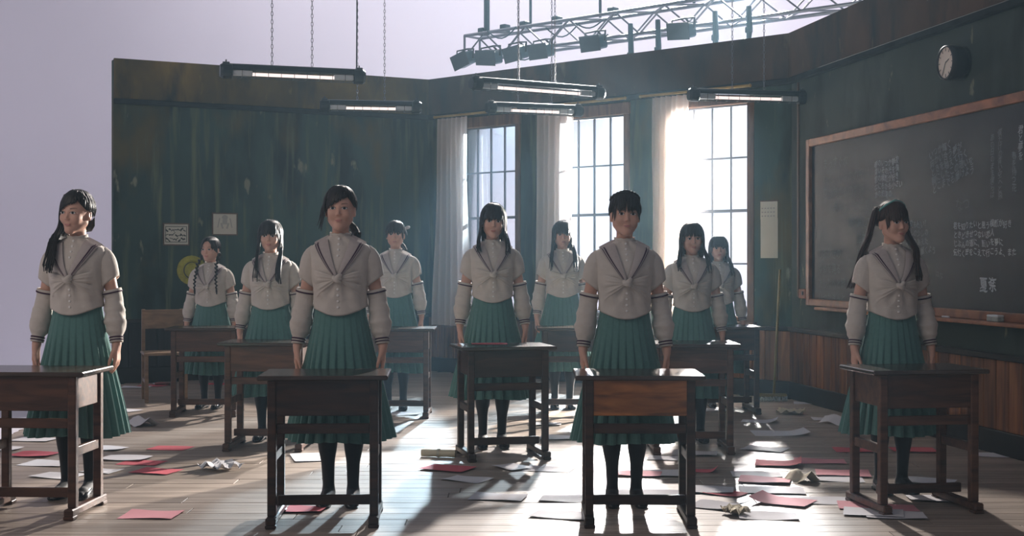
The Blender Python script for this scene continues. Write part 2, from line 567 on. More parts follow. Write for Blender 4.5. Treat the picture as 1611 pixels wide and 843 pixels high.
# ------------------------------------------------------------------ backdrop and studio floor
def smooth_cyc():
    mb = MB()
    # plan: left side, back, right side joined with round corners; coved to the floor
    path = []
    for p in [(-11.0, 3.0), (-11.0, 8.0), (-11.0, 13.0), (-11.0, 17.0)]:
        path.append((p, (1, 0)))
    for i in range(1, 8):
        a = pi + (-pi / 2) * i / 8
        path.append(((-6.5 + 4.5 * math.cos(a), 17.0 + 4.5 * math.sin(a)), (-math.cos(a), -math.sin(a))))
    for x in (-6.5, -3, 0, 3, 6.5):
        path.append(((x, 21.5), (0, -1)))
    for i in range(1, 8):
        a = pi / 2 - (pi / 2) * i / 8
        path.append(((6.5 + 4.5 * math.cos(a), 17.0 + 4.5 * math.sin(a)), (-math.cos(a), -math.sin(a))))
    for y in (17.0, 13.0, 8.0, 3.0):
        path.append(((11.0, y), (-1, 0)))
    prof = [(0.0, 9.0), (0.0, 5.0), (0.0, 1.6)]
    for i in range(1, 9):
        a = (pi / 2) * i / 8
        prof.append((1.5 - 1.5 * math.cos(a), 1.5 - 1.5 * math.sin(a) - 0.06))
    rows = []
    for off, z in prof:
        rows.append([Vector((p[0] + n[0] * off, p[1] + n[1] * off, z)) for p, n in path])
    mb.grid(rows)
    o = build(mb, 'backdrop', M['cyc'], smooth=True)
    struct(o)
    mb = MB()
    mb.box((0, 11.0, -0.11), (22.0, 21.0, 0.10))
    struct(build(mb, 'studio_floor', M['cyc']))


smooth_cyc()

# ------------------------------------------------------------------ set floor: planks
def left_edge(y):
    if y <= 13.4:
        return -4.0 + (13.4 - y) * 0.112
    v = (y - 13.4) / 1.6
    return -4.0 + 3.07 * v


def right_edge(y):
    if y >= 11.93:
        return 2.5 - (y - 11.93) * 3.43 / 3.07
    return 2.5 + 0.1786 * (11.93 - y)


mb = MB()
mb.add([(left_edge(3.4), 3.4, -0.022), (right_edge(3.4), 3.4, -0.022), (2.5, 11.93, -0.022), (-0.93, 15.0, -0.022), (-4.0, 13.4, -0.022),
        (left_edge(3.4), 3.4, -0.06), (right_edge(3.4), 3.4, -0.06), (2.5, 11.93, -0.06), (-0.93, 15.0, -0.06), (-4.0, 13.4, -0.06)],
       [(0, 1, 2, 3, 4), (9, 8, 7, 6, 5), (0, 5, 6, 1), (1, 6, 7, 2), (2, 7, 8, 3), (3, 8, 9, 4), (4, 9, 5, 0)])
FLOOR = struct(build(mb, 'floor', M['joint']))
rng = random.Random(3)
y, PW = 3.6, 0.145
row = 0
while y + PW < 14.95:
    yc = y + PW / 2
    x0 = max(left_edge(y), left_edge(y + PW))
    x1 = min(right_edge(y), right_edge(y + PW))
    x = x0
    first = True
    while x < x1 - 0.05:
        ln = rng.uniform(2.4, 3.6)
        if first:
            ln *= rng.uniform(0.35, 1.0)
            first = False
        e = min(x + ln, x1)
        if x1 - e < 0.5:
            e = x1
        p = MB()
        w, l = PW - 0.004, e - x - 0.004
        p.bbox((0, 0, 0), (l, w, 0.022), 0.0012)
        o = build(p, 'plank', M['plank'], FLOOR, ((x + e) / 2, yc, -0.011 + rng.uniform(-0.0015, 0.0)))
        x = e
    y += PW
    row += 1

# ------------------------------------------------------------------ walls
WT = 0.10
def plain_wall(W, name, ext0=0.0, ext1=0.0, mat='green'):
    mb = MB()
    W.box(mb, -ext0, W.L + ext1, -0.05, WALL_H, -WT, 0.0)
    return struct(build(mb, name, [M[mat]]))


WALL_L = plain_wall(WL, 'wall_left', 0, 0.02)
WALL_R = plain_wall(WR, 'wall_right', 0.02, 0, 'green_grey')

# window wall with three openings
WIN = []
for (pl, pr) in ((727, 809.6), (882, 980), (1061, 1174)):
    WIN.append((WW.u_at(pl) - 0.035, WW.u_at(pr) + 0.035))
WZ0, WZ1 = 0.68, 2.70
mb = MB()
us = [-0.02] + [u for w in WIN for u in w] + [WW.L + 0.02]
for i in range(0, len(us), 2):
    WW.box(mb, us[i], us[i + 1], -0.05, WALL_H, -WT, 0.0)
for (a, b) in WIN:
    WW.box(mb, a, b, -0.05, WZ0, -WT, 0.0)
    WW.box(mb, a, b, WZ1, WALL_H, -WT, 0.0)
WALL_W = struct(build(mb, 'wall_window', M['green']))

# fascia and cornice strips (upper band)
n = 1
for W, e0, e1 in ((WL, 0, -0.03), (WW, 0.03, -0.03), (WR, 0.03, 0)):
    mb = MB()
    W.box(mb, -e0 * 0, W.L + e1 * 0, FASC_Z, WALL_H + 0.01, 0.0, 0.035)
    struct(build(mb, 'trim_%d' % n, M['fascia'] if W is WL else M['fascia_dark'])); n += 1
    mb = MB()
    W.box(mb, 0, W.L, FASC_Z - 0.055, FASC_Z - 0.002, 0.0, 0.055, bevel=0.008)
    struct(build(mb, 'trim_%d' % n, M['cornice'])); n += 1

# wainscot: cap rail, boards, baseboard
def wainscot(W, wall, side, mat, bw, u0=0.0, u1=None):
    global n
    u1 = W.L if u1 is None else u1
    mb = MB()
    W.box(mb, u0, u1, 0.60, 0.64, 0.0, 0.045, bevel=0.006)
    struct(build(mb, 'trim_%d' % n, M['base_dark'])); n += 1
    mb = MB()
    W.box(mb, u0, u1, 0.0, 0.15, 0.0, 0.032, bevel=0.004)
    struct(build(mb, 'baseboard_%s' % side, M['base_dark']))
    k = int((u1 - u0) / bw)
    w = (u1 - u0) / k
    p = MB(); p.bbox((0, 0, 0), (w - 0.006, 0.018, 0.448), 0.004)
    me = p.mesh('board', [mat])
    for i in range(k):
        c = W.P(u0 + (i + 0.5) * w, 0.375, 0.010 + rng.uniform(-0.002, 0.002))
        link('board', me, wall, c, (0, 0, W.rotz + pi))


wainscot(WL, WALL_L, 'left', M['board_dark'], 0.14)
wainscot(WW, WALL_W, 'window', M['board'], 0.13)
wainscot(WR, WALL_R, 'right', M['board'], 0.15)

# ------------------------------------------------------------------ windows
def window(i, a, b):
    W = WW
    mb = MB()   # frame lining the opening and casing boards on the room side
    W.box(mb, a - 0.05, a + 0.022, WZ0 - 0.03, WZ1 + 0.02, -WT - 0.01, 0.012, bevel=0.004)
    W.box(mb, b - 0.022, b + 0.05, WZ0 - 0.03, WZ1 + 0.02, -WT - 0.01, 0.012, bevel=0.004)
    W.box(mb, a - 0.06, b + 0.06, WZ1 - 0.025, WZ1 + 0.09, -WT - 0.01, 0.03, bevel=0.005)
    W.box(mb, a + 0.022, b - 0.022, WZ0 - 0.01, WZ0 + 0.03, -WT - 0.01, 0.005)
    root = struct(build(mb, 'window_%d' % i, M['frame_wood']))
    mb = MB()
    W.box(mb, a - 0.08, b + 0.08, WZ0 - 0.045, WZ0 - 0.008, -0.02, 0.075, bevel=0.006)
    build(mb, 'sill', M['frame_wood'], root)
    # sashes
    x0, x1 = a + 0.022, b - 0.022
    z0, z1 = WZ0 + 0.03, WZ1 - 0.025
    oc = -0.055
    nx, nz = 4, 4
    pw, ph = (x1 - x0) / nx, (z1 - z0) / nz
    for k in range(2):
        mb = MB()
        za, zb = (z0, z0 + 2 * ph) if k == 0 else (z0 + 2 * ph, z1)
        W.box(mb, x0, x0 + 0.014, za, zb, oc - 0.016, oc + 0.016)
        W.box(mb, x1 - 0.014, x1, za, zb, oc - 0.016, oc + 0.016)
        W.box(mb, x0 + 0.014, x1 - 0.014, za, za + 0.014, oc - 0.016, oc + 0.016)
        W.box(mb, x0 + 0.014, x1 - 0.014, zb - 0.014, zb, oc - 0.016, oc + 0.016)
        build(mb, 'sash', M['sash'], root)
    for c in range(1, nx):
        mb = MB()
        W.box(mb, x0 + c * pw - 0.008, x0 + c * pw + 0.008, z0 + 0.014, z1 - 0.014, oc - 0.010, oc + 0.010)
        build(mb, 'muntin', M['sash'], root)
    for r in (1, 3):
        mb = MB()
        W.box(mb, x0 + 0.014, x1 - 0.014, z0 + r * ph - 0.008, z0 + r * ph + 0.008, oc - 0.011, oc + 0.011)
        build(mb, 'muntin', M['sash'], root)
    p = MB(); p.box((0, 0, 0), (pw - 0.004, 0.003, ph - 0.004))
    me = p.mesh('pane', [M['glass']])
    for c in range(nx):
        for r in range(nz):
            link('pane', me, root, W.P(x0 + (c + 0.5) * pw, z0 + (r + 0.5) * ph, oc), (0, 0, W.rotz))
    return root


for i, (a, b) in enumerate(WIN):
    window(i + 1, a, b)

# curtain rods and curtains
WNAME = ['window farthest from the blackboard', 'middle window', 'window next to the blackboard']
def curtain(i, a, b, seed, top, bottom, tl, bl):
    W = WW
    rr = random.Random(seed)
    rod = thing('curtain_rod', 'pale yellow wooden curtain rod above the %s' % WNAME[i], 'curtain rod', W.P((a + b) / 2, 2.835, 0.10))
    mb = MB()
    mb.cyl(W.P(a - 0.30, 2.82, 0.09), W.P(b + 0.06, 2.82, 0.09), 0.013, 8)
    for u in (a - 0.30, b + 0.06):
        mb.ell(W.P(u, 2.82, 0.09), (0.017, 0.017, 0.017), 8, 6)
    o = build(mb, 'rod', M['rod'], rod); o.location = -Vector(rod.location)
    for u in (a - 0.2, b + 0.02):
        mb = MB()
        W.box(mb, u - 0.012, u + 0.012, 2.812, 2.828, 0.0, 0.082)
        o = build(mb, 'bracket', M['rod'], rod); o.location = -Vector(rod.location)
    # gathered voile: folds deepen downwards
    rows = []
    nz_, nu = 30, 72
    ph = [rr.uniform(0, 6) for _ in range(6)]
    for r in range(nz_ + 1):
        t = r / nz_
        z = lerp(2.795, bottom, t)
        row = []
        uL = lerp(tl[0], bl[0], t ** 0.8) - 0.025 * math.sin(t * 6 + ph[0]) * t
        uR = lerp(tl[1], bl[1], smoothstep(0, 1, t)) + 0.03 * math.sin(t * 5 + ph[1]) * t
        for k in range(nu + 1):
            s = k / nu
            u = lerp(uL, uR, s)
            off = 0.088 + (0.026 + 0.012 * t) * math.sin(s * 2 * pi * 6.5 + ph[2] + 0.8 * math.sin(t * 3 + ph[3])) + 0.010 * math.sin(s * 2 * pi * 3 + ph[4] + t * 2)
            row.append(W.P(u, z, off))
        rows.append(row)
    mb = MB(); mb.grid(rows)
    o = build(mb, 'curtain', M['curtain'], smooth=True)
    me = o.data
    base = W.P((tl[0] + tl[1]) / 2, bottom, 0.09)
    me.transform(Matrix.Translation(-base)); o.location = base
    tag(o, 'sheer cream curtain gathered at one side of the %s' % WNAME[i], 'curtain', 'sheer curtains beside the windows')


for i, (pt, pb) in enumerate((((697, 745), (689, 750)), ((853, 912), (851, 905)), ((1035, 1092), (1030, 1090)))):
    a, b = WIN[i]
    curtain(i, a, b, 11 + i, 2.80, 0.52, (WW.u_at(pt[0]), WW.u_at(pt[1])), (WW.u_at(pb[0]), WW.u_at(pb[1])))

# ------------------------------------------------------------------ blackboard on the right wall
def blackboard():
    W = WR
    uA = W.u_at(1281)
    uB = 5.55
    zb, zt = 0.905, 2.205
    root = thing('blackboard', 'wide wall blackboard covered in chalk writing with a brown wooden frame', 'blackboard', W.P((uA + uB) / 2, zb, 0), W.rotz)
    def loc(u, z, off):        # wall -> root local (x along, y = -off since local y is outwards of the room)
        return (u - (uA + uB) / 2, -off, z - zb)
    def bx(u0, u1, z0, z1, o0, o1, name, mat, bev=0.0):
        mb = MB()
        p0, p1 = loc(u0, z0, o0), loc(u1, z1, o1)
        c = [(p0[i] + p1[i]) / 2 for i in range(3)]
        s = [abs(p0[i] - p1[i]) for i in range(3)]
        mb.bbox(c, s, bev) if bev else mb.box(c, s)
        return build(mb, name, mat, root)
    bx(uA, uB, zb, zt, 0.0, 0.02, 'slate', M['slate'])
    bx(uA - 0.07, uA + 0.002, zb - 0.06, zt + 0.065, 0.0, 0.05, 'frame_side', M['bb_frame'], 0.006)
    bx(uB, uB + 0.07, zb - 0.06, zt + 0.065, 0.0, 0.05, 'frame_side', M['bb_frame'], 0.006)
    bx(uA, uB, zt, zt + 0.065, 0.0, 0.05, 'frame_rail', M['bb_frame'], 0.006)
    bx(uA, uB, zb - 0.06, zb, 0.0, 0.05, 'frame_rail', M['bb_frame'], 0.006)
    bx(uA + 0.3, uB, zb - 0.085, zb - 0.06, 0.0, 0.13, 'chalk_tray', M['bb_frame'], 0.005)
    dg = bpy.context.evaluated_depsgraph_get()
    def write(lines, px, py, px1, py1, line_gap, mat, slant=0.0, rot=0.0, vertical=False, name='chalk_writing', thick=0.0, size=None):
        """writing block whose first line starts at (px,py) and runs to column px1"""
        u0 = W.u_at(px); u1 = W.u_at(px1)
        z0 = W.zat(u0, py)
        c = bpy.data.curves.new('chalk', 'FONT')
        c.body = '\n'.join(lines)
        c.shear = slant
        c.space_line = line_gap
        c.offset = thick
        c.fill_mode = 'FRONT'
        c.resolution_u = 2
        o = bpy.data.objects.new('chalk', c); COL.objects.link(o)
        bpy.context.view_layer.update()
        me = bpy.data.meshes.new_from_object(o.evaluated_get(bpy.context.evaluated_depsgraph_get()))
        bpy.data.objects.remove(o); bpy.data.curves.remove(c)
        co = np.empty(len(me.vertices) * 3); me.vertices.foreach_get('co', co); co = co.reshape(-1, 3)
        wd = co[:, 0].max() - co[:, 0].min()
        sc = size if size else (u1 - u0) / wd
        x = (co[:, 0] - co[:, 0].min()) * sc
        yv = co[:, 1] * sc
        # a hand never keeps the line: small waver
        yv = yv + 0.006 * np.sin(x * 23 + py) + 0.004 * np.sin(x * 61 + px)
        x = x + 0.004 * np.sin(yv * 70 + px)
        cr, sr = math.cos(rot), math.sin(rot)
        X = x * cr - yv * sr + u0
        Z = x * sr + yv * cr + z0
        co2 = np.stack([X - (uA + uB) / 2, np.full_like(X, -0.0225), Z - zb], 1)
        me.vertices.foreach_set('co', co2.ravel())
        me.materials.clear(); me.materials.append(mat)
        link(name, me, root)
    c, cm, cf = M['chalk'], M['chalk_mid'], M['chalk_faint']
    write(['まっすぐな', 'ねえ、いつかの空は', '窓の向こうの青春', '　　夢から、ここで', '　　　　　春を'], 1299, 266, 1372, 0, 1.25, cf)
    write(['春のいつか静寂', '青いその光を僕', '君の横顔が好き', 'なにもかも小さい', 'あの約束の'], 1380, 263, 1424, 0, 1.0, c, thick=0.012)
    write(['いつか輝く', '向かい合う夢が', 'ときを越えて行く', '胸にしたこの想いを', 'どこまでも届けよう'], 1467, 250, 1533, 0, 0.95, cm, rot=0.20, thick=0.012)
    write(['あ', 'の', '日', 'の', 'ま', 'ま', '僕', 'ら', 'は'], 1563, 222, 0, 0, 0.88, cm, size=0.052)
    write(['僕', 'だ', 'け', 'の', '青', 'い', '空', 'へ', 'と', '飛'], 1575, 212, 0, 0, 0.86, cm, size=0.052)
    write(['春', 'を', '待', 'つ', '花'], 1597, 252, 0, 0, 0.9, cm, size=0.055)
    write(['君', 'と', '夢', 'を'], 1607, 210, 0, 0, 0.9, c, size=0.06)
    write(['窓辺で', '誰かを', '想う'], 1352, 357, 1376, 0, 1.3, cf)
    write(['何度も願い！', 'ほんの少しの', 'わかりあえた', '　きっと届くよう'], 1430, 358, 1476, 0, 1.12, cm, thick=0.012)
    write(['君を知りたいと思う横顔が好き', 'ときどきせつない恋人', 'じぶんの道に、願いを夢に', '気付く時をこえて行こうよ、また'], 1505, 360, 1604, 0, 1.15, c, thick=0.014)
    write(['夏'], 1546, 456, 1559, 0, 1.0, c, thick=0.02)
    write(['奈'], 1560, 455, 1573, 0, 1.0, c, thick=0.02)
    write(['しあわせの', 'ゆめを見る', 'あしたへと続く', 'いつかきっと'], 1292, 405, 1340, 0, 1.35, cf)
    write(['なつ'], 1509, 330, 1530, 0, 1.0, cf)
    write(['はな'], 1477, 436, 1488, 0, 1.0, cf)
    # eraser on the tray
    u = W.u_at(1583)
    e = thing('chalk_eraser', 'grey felt chalk eraser lying on the chalk tray of the blackboard', 'eraser', W.P(u, zb - 0.06, 0.075), W.rotz)
    mb = MB(); mb.bbox((0, 0, 0.014), (0.13, 0.05, 0.028), 0.005); build(mb, 'felt', M['mop'], e)
    mb = MB(); mb.bbox((0, 0, 0.036), (0.13, 0.05, 0.016), 0.005); build(mb, 'wooden_back', M['lamp_clear'], e)
    u = W.u_at(1505)
    mb = MB(); mb.cyl((-0.035, 0, 0.006), (0.035, 0, 0.006), 0.006, 8)
    tag(build(mb, 'chalk_stick', M['paper'], None, W.P(u, zb - 0.06, 0.08), (0, 0, W.rotz + 0.2)), 'short white stick of chalk lying on the chalk tray', 'chalk')


blackboard()

# ------------------------------------------------------------------ clock, notices, switch, hat, broom, chair
def clock():
    W = WR
    u = W.u_at(1516)
    c = thing('wall_clock', 'round wall clock with cream face in a deep black case', 'clock', W.P(u, 2.555, 0.0), W.rotz)
    R = 0.118
    mb = MB()
    prof = [(0.0, 0.0), (R * 0.92, 0.0), (R * 0.97, -0.05), (R, -0.10), (R * 0.98, -0.135), (R * 0.90, -0.14), (R * 0.87, -0.125), (0.0, -0.125)]
    rows = [[Vector((r * math.cos(2 * pi * j / 32), y, r * math.sin(2 * pi * j / 32))) for j in range(32)] for r, y in prof]
    mb.grid(rows, closed_u=True)
    build(mb, 'case', M['black'], c, smooth=True)
    mb = MB()
    rows = [[Vector((r * math.cos(2 * pi * j / 32), y, r * math.sin(2 * pi * j / 32))) for j in range(32)] for r, y in ((R * 0.885, -0.127), (0.0, -0.130))]
    mb.grid(rows, closed_u=True)
    build(mb, 'dial', M['clock_face'], c)
    mb = MB()
    for k in range(12):
        a = 2 * pi * k / 12
        mb.box((R * 0.74 * math.sin(a), -0.1305, R * 0.74 * math.cos(a)), (0.005, 0.002, 0.022), Matrix.Rotation(a, 3, 'Y'))
    build(mb, 'hour_marks', M['ink_soft'], c)
    for nm, a, l, w in (('hour_hand', 1.2, 0.05, 0.007), ('minute_hand', 3.6, 0.08, 0.005)):
        mb = MB()
        mb.box((math.sin(a) * l / 2, -0.133, math.cos(a) * l / 2), (w, 0.002, l), Matrix.Rotation(a, 3, 'Y'))
        build(mb, nm, M['ink_soft'], c)


clock()


def notice():
    W = WW
    u0, u1 = W.u_at(1197), W.u_at(1224)
    uc = (u0 + u1) / 2
    zt, zm, zb = W.zat(uc, 316), W.zat(uc, 345), W.zat(uc, 406)
    t = thing('wall_calendar', 'narrow cream wall calendar of two sheets on the pier beside the last window', 'calendar', W.P(uc, zb, 0), W.rotz)
    w = u1 - u0
    for nm, a, b, o in (('upper_sheet', zm, zt, 0.008), ('lower_sheet', zb, zm + 0.01, 0.004)):
        mb = MB()
        rows = []
        for i in range(7):
            s = i / 6
            rows.append([Vector((lerp(-w / 2, w / 2, k / 4), -o - 0.006 * (1 - s) * math.sin(k * 0.8), lerp(a, b, s) - zb)) for k in range(5)])
        mb.grid(rows)
        build(mb, nm, M['card'], t)
    mb = MB(); mb.cyl((-w / 2 - 0.005, -0.008, zt - zb), (w / 2 + 0.005, -0.008, zt - zb), 0.006, 6); build(mb, 'hanging_bar', M['pic_frame'], t)
    mb = MB()
    for r in range(3):
        for k in range(5):
            mb.box((-w / 2 + 0.025 + k * 0.03, -0.0155, zm - zb + 0.03 + r * 0.035), (0.016, 0.001, 0.012))
    build(mb, 'printed_dates', M['ink_faint'], t)


notice()


def pictures():
    W = WL
    for k, (px0, px1, py0, py1, lab) in enumerate((
            (256, 297, 351, 386, 'framed cream print of bold dark brush lettering on the green wall'),
            (333, 373, 335, 370, 'framed pale print with a faint grey figure on the green wall'))):
        u0, u1 = W.u_at(px0), W.u_at(px1)
        uc = (u0 + u1) / 2
        z0, z1 = W.zat(uc, py1), W.zat(uc, py0)
        w, h = u1 - u0, z1 - z0
        t = thing('framed_picture', lab, 'picture', W.P(uc, z0, 0), W.rotz, None)
        mb = MB(); mb.box((0, -0.010, h / 2), (w - 0.012, 0.012, h - 0.012)); build(mb, 'print', M['card'], t)
        mb = MB()
        for (cx, cz, sx, sz) in ((0, 0.005, w, 0.012), (0, h - 0.005, w, 0.012), (-w / 2 + 0.005, h / 2, 0.012, h - 0.02), (w / 2 - 0.005, h / 2, 0.012, h - 0.02)):
            mb.box((cx, -0.012, cz), (sx, 0.022, sz))
        build(mb, 'frame', M['pic_frame'], t)
        rr = random.Random(5 + k)
        mb = MB()
        if k == 0:
            for r in range(3):
                x = -w * 0.36
                while x < w * 0.36:
                    l = rr.uniform(0.012, 0.04)
                    a = rr.uniform(-0.9, 0.9)
                    mb.box((x, -0.0168, h * (0.27 + 0.22 * r) + rr.uniform(-0.012, 0.012)), (l, 0.001, rr.uniform(0.006, 0.016)), Matrix.Rotation(a, 3, 'Y'))
                    x += l * 0.75
            for s in (-1, 1):
                mb.box((s * w * 0.40, -0.0168, h * 0.5), (0.006, 0.001, h * 0.72))
            mb.box((0, -0.0168, h * 0.84), (w * 0.8, 0.001, 0.006)); mb.box((0, -0.0168, h * 0.15), (w * 0.8, 0.001, 0.006))
            build(mb, 'brush_lettering', M['ink'], t)
        else:
            mb.ell((0.0, -0.0165, h * 0.80), (0.032, 0.0012, 0.026), 10, 6)
            mb.box((0.0, -0.0165, h * 0.60), (0.05, 0.001, 0.05))
            for s in (-1, 1):
                mb.box((s * 0.03, -0.0165, h * 0.42), (0.02, 0.001, 0.06), Matrix.Rotation(0.3 * s, 3, 'Y'))
                mb.box((s * 0.065, -0.0165, h * 0.55), (0.012, 0.001, 0.10), Matrix.Rotation(-0.2 * s, 3, 'Y'))
            build(mb, 'faded_figure', M['ink_faint'], t)


pictures()


def switch():
    W = WR
    u = W.u_at(1268)
    z = W.zat(u, 462)
    t = thing('switch_box', 'small reddish wooden switch box on the wall beside the blackboard frame', 'switch', W.P(u, z - 0.04, 0), W.rotz)
    mb = MB(); mb.bbox((0, -0.02, 0.04), (0.15, 0.04, 0.085), 0.006); build(mb, 'box', M['switch'], t)
    mb = MB(); mb.box((0.03, -0.045, 0.045), (0.015, 0.015, 0.03)); build(mb, 'lever', M['black'], t)
    u2 = W.u_at(1257)
    mb = MB()
    W.box(mb, u2 - 0.012, u2 + 0.012, z - 0.03, 2.80, 0.0, 0.014)
    o = build(mb, 'conduit', M['conduit'])
    tag(o, 'thin brown conduit running up the wall in the corner by the blackboard', 'conduit')


switch()


def hat():
    W = WL
    u = W.u_at(301)
    z = W.zat(u, 425)
    t = thing('school_hat', 'round yellow hat hanging on the dark green wall below the framed prints', 'hat', W.P(u, z, 0.0), W.rotz)
    mb = MB()
    prof = [(0.105, 0.0), (0.11, -0.006), (0.085, -0.02), (0.075, -0.05), (0.06, -0.08), (0.03, -0.095), (0.0, -0.098)]
    rows = [[Vector((r * math.cos(2 * pi * j / 24), y - 0.004, r * math.sin(2 * pi * j / 24))) for j in range(24)] for r, y in prof]
    mb.grid(rows, closed_u=True); build(mb, 'crown', M['yellow'], t, smooth=True)
    mb = MB()
    rows = [[Vector((r * math.cos(2 * pi * j / 24), y, r * math.sin(2 * pi * j / 24))) for j in range(24)] for r, y in ((0.08, -0.012), (0.15, -0.018), (0.152, -0.012), (0.08, -0.004))]
    mb.grid(rows, closed_u=True); build(mb, 'brim', M['yellow'], t, smooth=True)
    mb = MB()
    rows = [[Vector((r * math.cos(2 * pi * j / 24), y, r * math.sin(2 * pi * j / 24))) for j in range(24)] for r, y in ((0.088, -0.020), (0.081, -0.042))]
    mb.grid(rows, closed_u=True); build(mb, 'band', M['ink'], t, smooth=True)


hat()


def mop():
    t = thing('floor_mop', 'long handled mop with a wide grey head leaning in the corner by the wood panelling', 'mop', (2.20, 11.70, 0))
    top = Vector((2.395, 11.93, 1.15)) - Vector(t.location)
    foot = Vector((0.10, 0.02, 0.06))
    mb = MB(); mb.cyl(foot, top, 0.012, 8); build(mb, 'handle', M['broom_wood'], t)
    mb = MB(); mb.bbox((0.08, 0.01, 0.05), (0.26, 0.045, 0.03), 0.006); build(mb, 'head_bar', M['broom_wood'], t)
    mb = MB()
    rr = random.Random(4)
    for k in range(34):
        x = -0.05 + 0.26 * k / 33
        for s in (-1, 1):
            dx, dy = rr.uniform(-0.03, 0.03), s * rr.uniform(0.05, 0.09)
            mb.tube([(x, 0.01, 0.045), (x + dx * 0.4, 0.01 + dy * 0.5, 0.03), (x + dx, 0.01 + dy, 0.008)], [0.006, 0.007, 0.006], 5)
    o = build(mb, 'yarn', M['mop'], t)


mop()


def school_chair():
    loc = (-3.06, 11.75, 0)
    t = thing('school_chair', 'pale wooden school chair standing behind the pigtailed girl\'s desk near the left wall', 'chair', loc, 0.35)
    mb = MB(); mb.bbox((0, 0, 0.42), (0.38, 0.38, 0.025), 0.006); build(mb, 'seat', M['chair'], t)
    for x in (-0.165, 0.165):
        mb = MB(); mb.bbox((x, -0.165, 0.204), (0.032, 0.032, 0.408), 0.004); build(mb, 'leg', M['chair'], t)
        mb = MB(); mb.bbox((x, 0.175, 0.40), (0.032, 0.032, 0.80), 0.004); build(mb, 'leg', M['chair'], t)
        mb = MB(); mb.bbox((x, 0.0, 0.18), (0.022, 0.31, 0.03), 0.003); build(mb, 'side_rail', M['chair'], t)
    mb = MB(); mb.bbox((0, 0.155, 0.71), (0.36, 0.016, 0.17), 0.004); build(mb, 'backrest', M['chair'], t)


school_chair()

# ------------------------------------------------------------------ hanging fluorescent lamps
def unproj(px, py, z):
    s = (py - HY) / (EYE - z)
    return Vector(((px - CX) / s, FPX / s, z))


def hanging_lamp(pl, pr, chain_px, label):
    z = EYE + 1.42
    a, b = unproj(pl[0], pl[1], z), unproj(pr[0], pr[1], z)
    c = (a + b) / 2
    L = (b - a).length
    rot = math.atan2((b - a).y, (b - a).x)
    t = thing('hanging_lamp', label, 'lamp', c, rot, 'fluorescent lamps hanging over the room')
    h = L / 2
    mb = MB()
    rows = []
    for x in (-h + 0.05, h - 0.05):
        rows.append([Vector((x, 0.036 * math.cos(v), 0.030 + 0.028 * math.sin(v))) for v in [pi * k / 10 for k in range(11)]] + [Vector((x, -0.036, 0.012)), Vector((x, 0.036, 0.012))])
    mb.grid(rows, closed_u=True)
    nr = len(rows[0])
    mb.f.append(tuple(range(nr))); mb.m.append(0)
    mb.f.append(tuple(range(2 * nr - 1, nr - 1, -1))); mb.m.append(0)
    build(mb, 'housing', M['lamp_metal'], t)
    for s in (-1, 1):
        mb = MB()
        mb.tube([(s * (h - 0.09), 0, 0.0), (s * (h - 0.085), 0, 0.0), (s * (h - 0.02), 0, 0.0), (s * h, 0, 0.0)], [0.050, 0.058, 0.058, 0.046], 16)
        cap = build(mb, 'end_cap', M['lamp_metal'], t, smooth=False)
        mb = MB()
        mb.tube([(s * (h - 0.07), 0, 0.048), (s * (h - 0.02), 0, 0.048)], [0.022, 0.022], 10)
        mb.cyl((s * (h - 0.045), 0, 0.06), (s * (h - 0.045), 0, 0.085), 0.006, 6)
        build(mb, 'clamp', M['lamp_cap'], cap)
        mb = MB()
        mb.bbox((s * (h - 0.09 - 0.075), 0, -0.012), (0.15, 0.045, 0.042), 0.006)
        build(mb, 'tube_holder', M['lamp_clear'], t)
    mb = MB()
    mb.tube([(-h + 0.24, 0, -0.018), (h - 0.24, 0, -0.018)], 0.0125, 12)
    build(mb, 'glowing_tube', M['tube'], t)
    mb = MB()    # wire guard
    for sy in (-1, 1):
        mb.cyl((-h + 0.08, sy * 0.036, -0.045), (h - 0.08, sy * 0.036, -0.045), 0.0025, 5)
    for k in range(9):
        x = -h + 0.16 + (2 * h - 0.32) * k / 8
        mb.tube([(x, -0.04, 0.01), (x, -0.036, -0.045), (x, 0.036, -0.045), (x, 0.04, 0.01)], 0.002, 4)
    build(mb, 'wire_guard', M['lamp_cap'], t)
    # chains of links up to the studio grid
    for cpx in chain_px:
        # local x of the chain at the lamp
        k = (cpx - CX) / FPX
        d = (b - a).normalized()
        u = (k * c.y - c.x) / (d.x - k * d.y)
        mb = MB()
        zz = 0.055
        i = 0
        while zz < 1.75:
            M3 = Matrix.Rotation(pi / 2 * (i % 2), 3, 'Z')
            pts = [M3 @ Vector((0.0075 * math.cos(q), 0, 0.019 * math.sin(q))) + Vector((u, 0, zz + 0.02)) for q in [2 * pi * j / 8 for j in range(9)]]
            mb.tube(pts, 0.0025, 4, caps=False)
            zz += 0.031
            i += 1
        build(mb, 'chain', M['chain'], t)
    return t, c, rot


